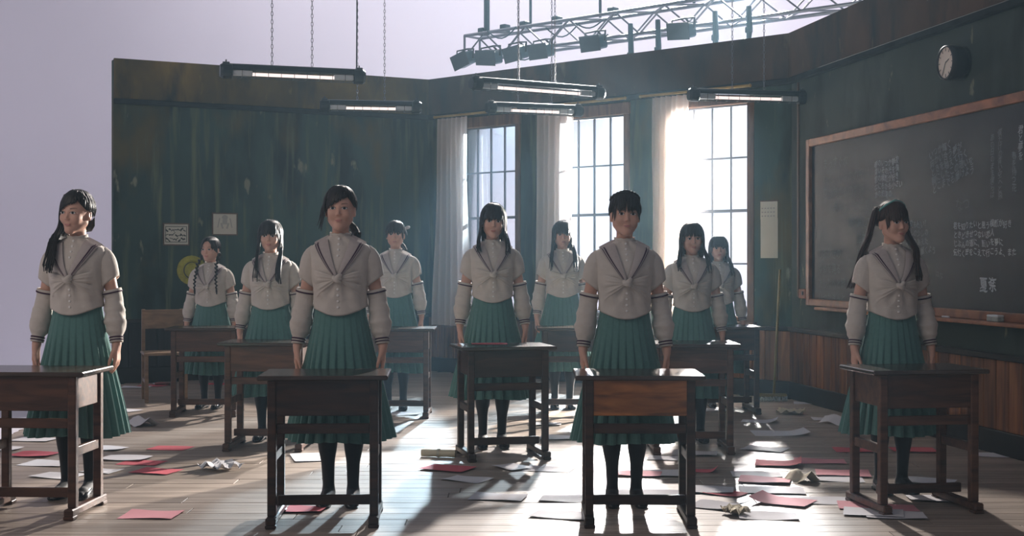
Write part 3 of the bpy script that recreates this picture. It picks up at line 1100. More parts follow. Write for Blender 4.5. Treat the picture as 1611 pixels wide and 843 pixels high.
HL = [
    ((346, 111), (574, 121), (428, 491), 'hanging strip lamp over the left wall, largest of the five'),
    ((503, 166), (663, 169), (562, 605), 'small hanging strip lamp below and behind the largest one at the left wall'),
    ((741, 131), (949, 147), (816, 873), 'hanging strip lamp in front of the wall above the first two windows'),
    ((765, 169), (916, 175), (815, 868), 'small hanging strip lamp just under another one, before the middle window'),
    ((1083, 149), (1270, 154), (1152, 1202), 'hanging strip lamp in front of the window next to the blackboard'),
]
LAMPS = [hanging_lamp(*h) for h in HL]
grid_z = EYE + 1.42 + 1.75
for k, ((t, c, rot), nm) in enumerate(zip(LAMPS, ('over the largest lamp', 'over the small lamp by the left wall', 'over the lamp before the first two windows', 'over the small lamp before the middle window', 'over the lamp by the blackboard'))):
    mb = MB(); mb.cyl((-1.6, 0, 0.03), (1.6, 0, 0.03), 0.025, 8)
    tag(build(mb, 'ceiling_pipe', M['truss'], None, (c.x, c.y, grid_z), (0, 0, rot)), 'grey studio pipe carrying the chains %s' % nm, 'pipe')

# loose power cable at the end of the largest lamp
p = unproj(561, 108, EYE + 1.50)
mb = MB(); mb.tube([(0, 0, 0), (0.004, 0, 0.5), (-0.004, 0, 1.0), (0, 0, 1.66)], 0.006, 6)
build(mb, 'power_cable', M['lamp_metal'], None, p)
tag(bpy.data.objects['power_cable'], 'thin straight cable rising from the end of the largest hanging lamp', 'cable')

# ------------------------------------------------------------------ lighting truss beyond the window wall
def truss():
    D = WW.d
    A = Vector((-0.64, 18.0, 3.96))
    Lt = 6.2
    rot = WW.rotz
    t = thing('lighting_truss', 'silver box truss with crossed braces hanging behind the window wall', 'truss', A, rot)
    w = 0.30
    cs = [(0, 0), (w, 0), (0, w), (w, w)]
    for (yy, zz) in cs:
        mb = MB(); mb.cyl((0, yy, zz), (Lt, yy, zz), 0.022, 8); build(mb, 'chord', M['truss'], t)
    nseg = 17
    st = Lt / nseg
    faces = [((0, 0), (0, w)), ((w, 0), (w, w)), ((0, 0), (w, 0)), ((0, w), (w, w))]
    for f, (p, q) in enumerate(faces):
        for k in range(nseg):
            a, b = (p, q) if (k + f) % 2 == 0 else (q, p)
            mb = MB(); mb.cyl((k * st, a[0], a[1]), ((k + 1) * st, b[0], b[1]), 0.011, 6); build(mb, 'brace', M['truss'], t)
    for x in (0.0, Lt):
        mb = MB()
        for a, b in ((0, 1), (1, 3), (3, 2), (2, 0)):
            mb.cyl((x, *cs[a]), (x, *cs[b]), 0.016, 6)
        build(mb, 'end_frame', M['truss'], t)
    for x in (0.27, 1.05, 2.2, 3.6, 5.2):
        mb = MB(); mb.cyl((x, w / 2, w), (x, w / 2, w + 1.6), 0.018 if x > 0.3 else 0.04, 8); build(mb, 'hanger_pole', M['fixture'], t)

    rr = random.Random(9)
    for x0 in (0.1, 0.45, 0.8, 1.2, 1.7):
        ln, sag = rr.uniform(0.45, 0.8), rr.uniform(0.05, 0.16)
        yy, zz = rr.choice([(-0.01, 0.0), (-0.01, w), (w, w)])
        mb = MB(); mb.tube([(x0 + ln * q / 8, yy - 0.02, zz + 0.01 - sag * math.sin(pi * q / 8)) for q in range(9)], 0.010, 5)
        build(mb, 'cable', M['fixture'], t)
    for x0 in (0.2, 0.6, 0.95, 1.5, 2.4):
        mb = MB(); mb.bbox((x0, w / 2, w + 0.05), (0.10, 0.12, 0.10), 0.01); build(mb, 'hoist_clamp', M['fixture'], t)

    def on_truss(px):
        k = (px - CX) / FPX
        return (k * A.y - A.x) / (D.x - k * D.y)
    # box-shaped flood lamps
    specs = [(750, 0.09, 0.26, -0.5, 'stage flood lamp tilted at the far end of the truss'),
             (790, 0.10, 0.30, 0.25, 'stage flood lamp hanging second from the far end of the truss'),
             (832, 0.10, 0.26, -0.2, 'stage flood lamp hanging third from the far end of the truss'),
             (872, 0.11, 0.27, 0.0, 'square stage flood lamp just over the gap between the first two windows'),
             (954, 0.10, 0.27, 0.0, 'square stage flood lamp above the middle window'),
             (1092, 0.10, 0.27, 0.15, 'square stage flood lamp above the window next to the blackboard')]
    for (px, drop, wd, tilt, lab) in specs:
        x = on_truss(px)
        base = A + D * x + WW.n * 0.072
        l = thing('stage_lamp', lab, 'lamp', base, rot, 'stage lamps hung on the truss')
        R3 = Matrix.Rotation(0.25, 3, 'X') @ Matrix.Rotation(tilt * 0.5, 3, 'Y')
        cz = 0.02 - drop
        mb = MB(); mb.bbox((0, -0.16, cz), (wd, 0.18, 0.17), 0.02, R3); body = build(mb, 'body', M['fixture'], l)
        mb = MB()
        off = R3 @ Vector((0, -0.10, 0))
        mb.box(Vector((0, -0.16, cz)) + off, (wd + 0.03, 0.012, 0.195), R3); build(mb, 'front_frame', M['lamp_metal'], body)
        mb = MB()
        for s in (-1, 1):
            mb.tube([(s * (wd / 2 + 0.02), -0.16, cz), (s * (wd / 2 + 0.02), -0.15, cz + 0.13), (0, -0.10, cz + 0.15)], 0.012, 6)
        mb.cyl((0, -0.10, cz + 0.15), (0, 0, 0.0), 0.014, 6)
        build(mb, 'yoke', M['lamp_metal'], l)
        mb = MB(); mb.bbox((0, 0, 0.0), (0.06, 0.05, 0.07), 0.01); build(mb, 'clamp', M['lamp_metal'], l)
        mb = MB(); mb.tube([(0.05, -0.08, cz - 0.02), (0.12, -0.06, cz + 0.10), (0.10, -0.02, 0.02)], 0.008, 5); build(mb, 'cord', M['lamp_metal'], l)
    # round lamps on drop rods whose hoods show over the top of the wall
    for (px, lab) in ((997, 'round stage lamp on a rod, half hidden by the wall top past the middle window'), (1040, 'domed stage lamp on a thick rod above the wall between the last two windows'),
                      (1130, 'domed stage lamp on a jointed rod above the window next to the blackboard'), (1183, 'wide domed stage lamp beyond the wall top nearest the blackboard corner')):
        x = on_truss(px)
        base = A + D * x + WW.n * 0.066
        l = thing('drop_lamp', lab, 'lamp', base, rot, 'domed lamps hung on rods below the truss')
        dz = {997: -0.47, 1040: -0.42, 1130: -0.33, 1183: -0.26}[px]
        mb = MB(); mb.tube([(0, 0, 0.12), (0.01, 0, dz * 0.5), (0, 0, dz)], [0.03, 0.036, 0.026], 8); mb.bbox((0, 0, dz * 0.55), (0.075, 0.06, 0.07), 0.01); build(mb, 'rod', M['fixture'], l)
        mb = MB()
        prof = [(0.0, 0.02), (0.07, 0.015), (0.14, -0.02), (0.19, -0.07), (0.20, -0.12), (0.18, -0.12), (0.0, -0.10)]
        rows = [[Vector((r * math.cos(2 * pi * j / 20), r * math.sin(2 * pi * j / 20), dz + z)) for j in range(20)] for r, z in prof]
        mb.grid(rows, closed_u=True); build(mb, 'hood', M['fixture'], l, smooth=True)


truss()
# ------------------------------------------------------------------ people: one continuous body surface from a smooth distance field
def axis_coords(breaks):
    out = [breaks[0][0]]
    for (a, b, h) in breaks:
        n = max(1, int(round((b - a) / h)))
        out += [a + (b - a) * i / n for i in range(1, n + 1)]
    return np.array(out)


def make_body():
    gx = axis_coords([(-0.31, -0.16, 0.0048), (-0.16, -0.095, 0.009), (-0.095, 0.095, 0.004), (0.095, 0.16, 0.009), (0.16, 0.31, 0.0048)])
    gy = axis_coords([(-0.20, -0.125, 0.0065), (-0.125, 0.06, 0.0042), (0.06, 0.16, 0.007)])
    gz = axis_coords([(-0.01, 0.09, 0.0065), (0.09, 0.60, 0.013), (0.60, 0.83, 0.0048), (0.83, 1.33, 0.011), (1.33, 1.63, 0.004)])
    D = np.full((len(gx), len(gy), len(gz)), 0.5, dtype=np.float32)

    def region(lo, hi, m=0.05):
        sl = []
        for g, a, b in zip((gx, gy, gz), lo, hi):
            i0 = max(0, np.searchsorted(g, a - m)); i1 = min(len(g), np.searchsorted(g, b + m))
            sl.append(slice(i0, i1))
        X, Y, Z = np.meshgrid(gx[sl[0]], gy[sl[1]], gz[sl[2]], indexing='ij')
        return tuple(sl), X, Y, Z

    def merge(sl, d, k, sub=False):
        a = D[sl]
        if sub:
            d = -d
            h = np.maximum(k - np.abs(a - d), 0) / k
            D[sl] = np.maximum(a, d) + h * h * k * 0.25
        else:
            h = np.maximum(k - np.abs(a - d), 0) / k
            D[sl] = np.minimum(a, d) - h * h * k * 0.25

    def cap(a, b, ra, rb, k=0.02, sub=False):
        a, b = np.array(a, float), np.array(b, float)
        r = max(ra, rb)
        sl, X, Y, Z = region(np.minimum(a, b) - r, np.maximum(a, b) + r)
        ab = b - a
        t = np.clip(((X - a[0]) * ab[0] + (Y - a[1]) * ab[1] + (Z - a[2]) * ab[2]) / max(1e-12, (ab @ ab)), 0, 1)
        d = np.sqrt((X - a[0] - ab[0] * t) ** 2 + (Y - a[1] - ab[1] * t) ** 2 + (Z - a[2] - ab[2] * t) ** 2) - (ra + (rb - ra) * t)
        merge(sl, d, k, sub)

    def ell(c, r, k=0.02, sub=False):
        c, r = np.array(c, float), np.array(r, float)
        sl, X, Y, Z = region(c - r, c + r)
        p = np.stack([(X - c[0]) / r[0], (Y - c[1]) / r[1], (Z - c[2]) / r[2]])
        k0 = np.sqrt((p ** 2).sum(0))
        q = np.stack([p[i] / r[i] for i in range(3)])
        k1 = np.sqrt((q ** 2).sum(0)) + 1e-9
        d = k0 * (k0 - 1) / k1
        merge(sl, d, k, sub)

    # torso
    ell((0, 0.018, 1.18), (0.120, 0.078, 0.15), 0.03)
    cap((-0.08, 0.03, 1.262), (0.08, 0.03, 1.262), 0.045, 0.045, 0.05)
    for s in (-1, 1):
        ell((s * 0.058, -0.038, 1.185), (0.055, 0.045, 0.058), 0.03)
        cap((s * 0.09, 0.03, 1.262), (s * 0.140, 0.03, 1.248), 0.042, 0.038, 0.03)
    ell((0, 0.012, 1.03), (0.106, 0.072, 0.14), 0.04)
    ell((0, 0.022, 0.88), (0.122, 0.080, 0.11), 0.03)
    # legs and feet
    for s in (-1, 1):
        cap((s * 0.066, 0.020, 0.84), (s * 0.066, 0.0, 0.46), 0.066, 0.047, 0.03)
        cap((s * 0.068, 0.0, 0.46), (s * 0.062, 0.03, 0.09), 0.046, 0.029, 0.02)
        ell((s * 0.066, 0.030, 0.33), (0.047, 0.049, 0.11), 0.03)
        cap((s * 0.062, 0.035, 0.055), (s * 0.070, -0.09, 0.030), 0.034, 0.028, 0.02)
        cap((s * 0.070, -0.09, 0.028), (s * 0.071, -0.125, 0.024), 0.030, 0.022, 0.015)
        ell((s * 0.062, 0.052, 0.038), (0.029, 0.030, 0.036), 0.015)
    # arms
    for s in (-1, 1):
        cap((s * 0.140, 0.03, 1.248), (s * 0.185, 0.045, 1.035), 0.038, 0.032, 0.03)
        cap((s * 0.185, 0.045, 1.035), (s * 0.215, 0.005, 0.80), 0.033, 0.022, 0.02)
        # palm faces the thigh, fingers hang slightly curled, thumb leaves the front edge near the wrist
        cap((s * 0.215, 0.005, 0.80), (s * 0.216, 0.000, 0.775), 0.021, 0.020, 0.012)
        for (y0, y1) in ((-0.020, -0.024), (-0.006, -0.007), (0.008, 0.010), (0.020, 0.025)):
            cap((s * 0.216, y0 * 0.7, 0.785), (s * 0.217, y1, 0.718), 0.0135, 0.0115, 0.010)
        fl = {0: 0.058, 1: 0.066, 2: 0.061, 3: 0.047}
        for i, y in enumerate((-0.0265, -0.0085, 0.0095, 0.0265)):
            L = fl[i]
            p0 = (s * 0.217, y, 0.716)
            p1 = (s * 0.214, y * 1.06 - 0.001, 0.716 - L * 0.48)
            p2 = (s * 0.204, y * 1.06 - 0.002, 0.716 - L * 0.80)
            p3 = (s * 0.194, y * 1.04 - 0.002, 0.716 - L * 1.02)
            cap(p0, p1, 0.0088, 0.0078, 0.004); cap(p1, p2, 0.0078, 0.0072, 0.003); cap(p2, p3, 0.0072, 0.0062, 0.003)
        t0, t1, t2, t3 = (s * 0.212, -0.016, 0.772), (s * 0.205, -0.040, 0.742), (s * 0.198, -0.049, 0.715), (s * 0.193, -0.050, 0.694)
        cap(t0, t1, 0.0145, 0.0105, 0.010); cap(t1, t2, 0.0098, 0.0086, 0.004); cap(t2, t3, 0.0086, 0.0070, 0.003)
    # neck and head
    cap((0, 0.030, 1.28), (0, 0.018, 1.43), 0.044, 0.041, 0.03)
    ell((0, 0.018, 1.512), (0.070, 0.090, 0.089), 0.02)
    ell((0, -0.020, 1.468), (0.0545, 0.064, 0.082), 0.03)
    for s in (-1, 1):
        cap((s * 0.043, 0.004, 1.436), (s * 0.009, -0.060, 1.396), 0.0195, 0.0165, 0.022)
        ell((s * 0.033, -0.055, 1.458), (0.023, 0.026, 0.026), 0.018)
    ell((0, -0.066, 1.3945), (0.015, 0.016, 0.0145), 0.018)
    for s in (-1, 1):
        ell((s * 0.0295, -0.094, 1.4875), (0.019, 0.013, 0.011), 0.013, True)
        ell((s * 0.0295, -0.0685, 1.4865), (0.0165, 0.0135, 0.0115), 0.006)
    cap((0, -0.080, 1.490), (0, -0.0955, 1.4575), 0.0062, 0.0072, 0.010)
    for s in (-1, 1):
        ell((s * 0.0075, -0.087, 1.4545), (0.0060, 0.008, 0.0055), 0.006)
    ell((0, -0.0785, 1.4285), (0.0165, 0.0075, 0.0042), 0.004)
    ell((0, -0.0778, 1.4208), (0.0140, 0.0080, 0.0050), 0.004)
    ell((0, -0.0890, 1.4250), (0.0165, 0.0055, 0.0012), 0.003, True)
    for s in (-1, 1):
        ell((s * 0.0715, 0.014, 1.476), (0.0080, 0.016, 0.029), 0.008)
        ell((s * 0.0785, 0.010, 1.480), (0.0055, 0.0085, 0.017), 0.005, True)

    # naive surface nets on the uneven grid
    neg = D < 0
    c = neg[:-1, :-1, :-1].astype(np.int8)
    tot = np.zeros_like(c, dtype=np.int8)
    for dx in (0, 1):
        for dy in (0, 1):
            for dz in (0, 1):
                tot += neg[dx:dx + c.shape[0], dy:dy + c.shape[1], dz:dz + c.shape[2]]
    act = (tot > 0) & (tot < 8)
    idx = np.full(act.shape, -1, dtype=np.int64)
    I, J, K = np.nonzero(act)
    idx[I, J, K] = np.arange(len(I))
    acc = np.zeros((len(I), 3)); cnt = np.zeros(len(I))
    corner = [(a, b, d) for a in (0, 1) for b in (0, 1) for d in (0, 1)]
    val = {q: D[I + q[0], J + q[1], K + q[2]].astype(np.float64) for q in corner}
    pos = {q: np.stack([gx[I + q[0]], gy[J + q[1]], gz[K + q[2]]], 1) for q in corner}
    for p in corner:
        for ax in range(3):
            if p[ax] == 0:
                q = list(p); q[ax] = 1; q = tuple(q)
                a, b = val[p], val[q]
                m = (a < 0) != (b < 0)
                t = np.where(m, a / np.where(m, a - b, 1), 0)
                acc += np.where(m[:, None], pos[p] + (pos[q] - pos[p]) * t[:, None], 0)
                cnt += m
    V = acc / cnt[:, None]
    F = []
    n = neg
    # edges along x, y, z
    for ax in range(3):
        o1, o2 = [(1, 2), (2, 0), (0, 1)][ax]
        s0 = [slice(None)] * 3; s1 = [slice(None)] * 3
        s0[ax] = slice(0, -1); s1[ax] = slice(1, None)
        A, B = n[tuple(s0)], n[tuple(s1)]
        ch = A != B
        ii = np.argwhere(ch)
        ok = (ii[:, o1] > 0) & (ii[:, o2] > 0) & (ii[:, o1] < n.shape[o1] - 1) & (ii[:, o2] < n.shape[o2] - 1)
        ii = ii[ok]
        flip = A[ii[:, 0], ii[:, 1], ii[:, 2]]
        def cell(d1, d2):
            q = ii.copy(); q[:, o1] -= d1; q[:, o2] -= d2
            return idx[q[:, 0], q[:, 1], q[:, 2]]
        quad = np.stack([cell(1, 1), cell(0, 1), cell(0, 0), cell(1, 0)], 1)
        quad[~flip] = quad[~flip][:, ::-1]
        F.append(quad)
    F = np.concatenate(F)
    # one pass of gentle smoothing takes the stair steps out
    for lam in (0.45, -0.2):
        sm = np.zeros_like(V); ct = np.zeros(len(V))
        for a, b in ((0, 1), (1, 2), (2, 3), (3, 0)):
            np.add.at(sm, F[:, a], V[F[:, b]]); np.add.at(sm, F[:, b], V[F[:, a]])
            np.add.at(ct, F[:, a], 1); np.add.at(ct, F[:, b], 1)
        V = V + lam * (sm / ct[:, None] - V)
    return V, F


BV, BF = make_body()
_fc = BV[BF].mean(1)
BMI = np.zeros(len(BF), dtype=np.int32)                       # 0 skin, 1 tights, 2 lips
BMI[(_fc[:, 2] < 0.95) & (np.abs(_fc[:, 0]) < 0.172)] = 1
BMI[(_fc[:, 2] < 0.60)] = 1
_l = ((_fc[:, 0] / 0.0165) ** 2 + ((_fc[:, 2] - 1.4243) / 0.0080) ** 2 < 1) & (_fc[:, 1] < -0.06)

HEADV = BV[BV[:, 2] > 1.36]


def face_y(x, z):
    m = (np.abs(HEADV[:, 0] - x) < 0.005) & (np.abs(HEADV[:, 2] - z) < 0.005)
    return HEADV[m][:, 1].min() if m.any() else -0.08


NECK = np.array((0.0, 0.022, 1.36))


def head_matrix(yaw, pitch, roll):
    return np.array((Matrix.Rotation(yaw, 3, 'Z') @ Matrix.Rotation(pitch, 3, 'X') @ Matrix.Rotation(roll, 3, 'Y')))


def bend(v, R):
    v = np.asarray(v, float)
    w = np.clip((v[:, 2] - 1.325) / 0.075, 0, 1)
    w = (w * w * (3 - 2 * w))[:, None]
    return v * (1 - w) + ((v - NECK) @ R.T + NECK) * w


def np_mesh(name, V, F, mats, mi=None, smooth=True):
    me = bpy.data.meshes.new(name)
    me.vertices.add(len(V)); me.vertices.foreach_set('co', np.asarray(V, np.float32).ravel())
    F = np.asarray(F)
    me.loops.add(F.size); me.loops.foreach_set('vertex_index', F.ravel().astype(np.int32))
    me.polygons.add(len(F))
    me.polygons.foreach_set('loop_start', np.arange(0, F.size, F.shape[1], dtype=np.int32))
    for m in mats:
        me.materials.append(m)
    if mi is not None:
        me.polygons.foreach_set('material_index', mi)
    me.update(calc_edges=True)
    if smooth:
        me.polygons.foreach_set('use_smooth', np.ones(len(F), dtype=bool))
    me.validate()
    return me


# ---- garment surfaces (shared meshes)
TORSO = [  # z, half width, front depth, back depth
    (0.940, 0.146, 0.112, 0.108), (0.985, 0.138, 0.106, 0.100), (1.02, 0.134, 0.103, 0.094), (1.07, 0.135, 0.107, 0.092),
    (1.12, 0.140, 0.118, 0.094), (1.17, 0.146, 0.128, 0.100), (1.21, 0.150, 0.124, 0.102), (1.25, 0.154, 0.108, 0.100),
    (1.280, 0.158, 0.090, 0.092), (1.303, 0.146, 0.075, 0.082), (1.318, 0.118, 0.066, 0.074), (1.334, 0.084, 0.058, 0.064), (1.346, 0.063, 0.053, 0.056), (1.354, 0.056, 0.050, 0.052)]
_tz = np.array([t[0] for t in TORSO])


def torso(z):
    return [float(np.interp(z, _tz, np.array([t[i] for t in TORSO]))) for i in (1, 2, 3)]


YC = 0.020
NEXP = 2.35


def torso_pt(th, z, off=0.0):
    a, bf, bb = torso(z)
    s, c = math.sin(th), math.cos(th)
    b = bf if c > 0 else bb
    k = (abs(s) ** NEXP + abs(c) ** NEXP) ** (-1 / NEXP)
    return Vector(((a + off) * s * k, YC - (b + off) * c * k, z))


def torso_y(x, z, off=0.0, back=False):
    a, bf, bb = torso(z)
    q = min(0.999, abs(x) / a)
    d = (1 - q ** NEXP) ** (1 / NEXP)
    return YC + (bb * d + off) if back else YC - (bf * d + off)


def shoulder_z(x):
    x = abs(x)
    zz = [1.280, 1.303, 1.318, 1.334, 1.346, 1.354]
    aa = [0.158, 0.146, 0.118, 0.084, 0.063, 0.056]
    return float(np.interp(x, aa[::-1], zz[::-1]))


def me_blouse():
    mb = MB()
    n, k = 72, 44
    rows = []
    for i in range(k + 1):
        t = i / k
        row = []
        for j in range(n):
            th = 2 * pi * j / n
            c = math.cos(th)
            hem = 0.985 - 0.034 * max(0, c) ** 3 + 0.010 * abs(math.sin(th)) ** 2
            z = lerp(hem, 1.352, t)
            p = torso_pt(th, z)
            fr = max(0, c) ** 0.5
            dx, dz = p.x, p.z - 1.135
            r = math.hypot(dx, dz)
            ang = math.atan2(dz, abs(dx))
            d = 0.0055 * math.sin(ang * 9 + 1.2) * math.exp(-((r - 0.07) / 0.06) ** 2) * fr
            d += 0.0035 * math.sin(th * 7 + p.z * 40) * math.exp(-((p.z - 1.03) / 0.035) ** 2)
            d += 0.0022 * math.sin(th * 11 + p.z * 25)
            if abs(p.x) < 0.013 and c > 0:
                d += 0.003
            q = Vector((p.x, p.y - YC, 0)); q.normalize()
            row.append(p + q * d)
        rows.append(row)
    # turned-in hem
    rows.insert(0, [Vector((p.x * 0.95, YC + (p.y - YC) * 0.95, p.z + 0.004)) for p in rows[0]])
    mb.grid(rows, closed_u=True)
    # set the band collar
    rows = []
    for (z, r, rb) in ((1.345, 0.056, 0.054), (1.352, 0.0555, 0.053), (1.364, 0.0535, 0.052), (1.372, 0.0545, 0.053), (1.374, 0.052, 0.050), (1.370, 0.0495, 0.048), (1.35, 0.049, 0.047)):
        rows.append([Vector((r * math.sin(2 * pi * j / 40) * (1 + 0.012 * math.sin(j * 1.9)), 0.020 - rb * math.cos(2 * pi * j / 40) - 0.006 * (z - 1.35) / 0.04,
                             z - 0.009 * max(0, math.cos(2 * pi * j / 40)) + 0.0018 * math.sin(j * 1.57))) for j in range(40)])
    mb.grid(rows, closed_u=True)
    return mb.mesh('blouse', [M['blouse']], True)


def collar_curve(s, t, side):
    """front flap: s shoulder->knot, t inner->outer"""
    xi = lerp(0.060, 0.004, s ** 1.1); zi = lerp(shoulder_z(0.060) + 0.004, 1.165, s ** 0.9)
    xo = lerp(0.132, 0.010, s ** 1.2); zo = lerp(shoulder_z(0.132) + 0.006, 1.138, s ** 0.95)
    x, z = lerp(xi, xo, t), lerp(zi, zo, t)
    z = min(z, shoulder_z(x) + 0.010)
    return x, z


def flap_pt(s, t, side, off):
    x, z = collar_curve(s, t, side)
    zz = min(z, shoulder_z(x) - 0.001)
    y = torso_y(x, zz, off)
    y = lerp(YC, y, smoothstep(0, 0.12, s)) if s < 0.12 else y
    return Vector((side * x, y, z + off * 0.5 * (1 - s)))


def me_collar():
    mb = MB()
    for side in (-1, 1):
        for o in (0.012, 0.008):
            mb.grid([[flap_pt(s / 16, t / 8, side, o + 0.003 * math.sin(pi * t / 8)) for t in range(9)] for s in range(17)])
    # square flap down the back
    def back(u, v, o):
        x = lerp(-0.128, 0.128, u)
        ztop = shoulder_z(max(0.06, abs(x))) + 0.006
        z = lerp(ztop, 1.17, v)
        zz = min(z, shoulder_z(x) - 0.001)
        return Vector((x, lerp(YC, torso_y(x, zz, o, True), smoothstep(0, 0.12, v)), z + o * 0.5 * (1 - v)))
    mb.grid([[back(u / 16, v / 10, 0.011) for u in range(17)] for v in range(11)])
    return mb.mesh('sailor_collar', [M['collar']], True)


def me_collar_stripe():
    mb = MB()
    for side in (-1, 1):
        for (t0, t1) in ((0.70, 0.80), (0.88, 0.93)):
            rows = []
            for i in range(17):
                s = 0.06 + 0.86 * i / 16
                rows.append([flap_pt(s, lerp(t0, t1, k / 2), side, 0.0165) for k in range(3)])
            mb.grid(rows)
    return mb.mesh('collar_stripe', [M['stripe']], True)


def me_knot():
    mb = MB()
    yk = torso_y(0, 1.137, 0.0)
    # knot: three twisted loops
    for a in (-0.5, 0.0, 0.5):
        pts = []
        for i in range(13):
            q = -pi / 2 + pi * i / 12
            pts.append((0.018 * math.sin(q) * math.cos(a) + 0.004 * a, yk - 0.016 - 0.016 * math.cos(q), 1.138 + 0.020 * math.sin(q) * math.sin(a) * 1.4 + 0.010 * a))
        mb.tube(pts, [0.008 + 0.005 * math.cos(-pi / 2 + pi * i / 12) for i in range(13)], 8)
    mb.ell((0, yk - 0.016, 1.137), (0.018, 0.013, 0.017), 12, 8)
    # gathered bands from the knot to the side seams and two short drapes below it
    for side in (-1, 1):
        for (xe, ze, h0, h1, fo) in ((0.128, 1.150, 0.012, 0.034, 3.0), (0.112, 1.075, 0.010, 0.030, 2.2)):
            rows = []
            for i in range(15):
                s = i / 14
                row = []
                for j in range(11):
                    t = j / 10 * 2 - 1
                    x = lerp(0.006, xe, s)
                    z = lerp(1.137, ze, s) + t * lerp(h0, h1, s ** 0.8)
                    edge = (1 - abs(t) ** 4) * (1 - smoothstep(0.72, 1.0, s))
                    off = 0.001 + 0.013 * edge * (1 - 0.35 * s) + 0.0055 * math.sin(t * pi * fo + 0.6) * (0.35 + 0.65 * s) * edge
                    row.append(Vector((side * x, torso_y(x, z, off), z)))
                rows.append(row)
            mb.grid(rows)
    return mb.mesh('front_tie', [M['blouse']], True)


def arm_path(s, side):
    """upper arm 0..1, forearm 1..2"""
    P = [Vector((0.138, 0.03, 1.270)), Vector((0.185, 0.045, 1.035)), Vector((0.215, 0.005, 0.80))]
    p = P[0].lerp(P[1], s) if s <= 1 else P[1].lerp(P[2], s - 1)
    return Vector((side * p.x, p.y, p.z))


def me_puff(side):
    mb = MB()
    ax = (arm_path(1, side) - arm_path(0, side)).normalized()
    e1 = Vector((side, 0, 0)); e1 = (e1 - ax * e1.dot(ax)).normalized()    # outwards
    e2 = ax.cross(e1)
    n, k = 36, 14
    rows = []
    R = [0.018, 0.038, 0.049, 0.055, 0.057, 0.057, 0.056, 0.054]
    for i in range(k + 1):
        t = i / k
        row = []
        for j in range(n):
            q = 2 * pi * j / n
            out = math.cos(q)
            smax = 0.50 + 0.20 * (0.5 - 0.5 * out)            # cut higher on the outer side, so the elbow shows
            s = -0.13 + t * (smax + 0.13)
            r = float(np.interp(t, np.linspace(0, 1, len(R)), R))
            r *= 1 + 0.03 * math.sin(q * 9 + 1) * (1 - t) + 0.02 * math.sin(q * 5)
            c = arm_path(0, side) + ax * (s * 0.255)
            row.append(c + e1 * (math.cos(q) * r) + e2 * (math.sin(q) * r * 1.02))
        rows.append(row)
    rows.append([p.lerp(arm_path(0.55, side), 0.10) + Vector((0, 0, 0.004)) for p in rows[-1]])
    rows.append([p.lerp(arm_path(0.45, side), 0.10) + Vector((0, 0, 0.02)) for p in rows[-1]])
    mb.grid(rows, closed_u=True)
    return mb.mesh('short_sleeve', [M['blouse']], True)


def sleeve_ring(s, r, side, n=28, wr=0.0, ph=0.0):
    p = arm_path(s, side)
    t = (arm_path(min(2, s + 0.03), side) - arm_path(max(0, s - 0.03), side)).normalized()
    e1 = Vector((side, 0, 0)); e1 = (e1 - t * e1.dot(t)).normalized()
    e2 = t.cross(e1)
    return [p + e1 * (math.cos(2 * pi * j / n) * r * (1 + wr * math.sin(3 * 2 * pi * j / n + ph))) + e2 * (math.sin(2 * pi * j / n) * r * (1 + wr * math.sin(2 * 2 * pi * j / n + ph * 1.3))) for j in range(n)]


SL = [(0.80, 0.044), (0.79, 0.050), (0.83, 0.051), (0.90, 0.048), (1.0, 0.047), (1.15, 0.050), (1.35, 0.054), (1.55, 0.056), (1.70, 0.050), (1.78, 0.040), (1.82, 0.034), (1.90, 0.034), (1.97, 0.034), (1.97, 0.028)]


def me_long_sleeve(side):
    mb = MB()
    rows = []
    ss = []
    for i in range(len(SL) - 1):
        a, b = SL[i], SL[i + 1]
        m = max(1, int(abs(b[0] - a[0]) / 0.025))
        for q in range(m):
            ss.append((lerp(a[0], b[0], q / m), lerp(a[1], b[1], q / m)))
    ss.append(SL[-1])
    for i, (s, r) in enumerate(ss):
        w = 0.05 * smoothstep(0.95, 1.2, s) * (1 - smoothstep(1.72, 1.8, s))
        rows.append(sleeve_ring(s, r * (1 + w * 0.45 * math.sin(s * 22) + w * 0.3 * math.sin(s * 51)), side, 28, w, s * 21))
    mb.grid(rows, closed_u=True)
    return mb.mesh('detached_sleeve', [M['blouse']], True)


def me_sleeve_stripe(side, s0, s1, r):
    mb = MB()
    mb.grid([sleeve_ring(s0, r - 0.003, side), sleeve_ring(s0, r, side), sleeve_ring(s1, r, side), sleeve_ring(s1, r - 0.003, side)], closed_u=True)
    return mb.mesh('sleeve_stripe', [M['stripe']], True)


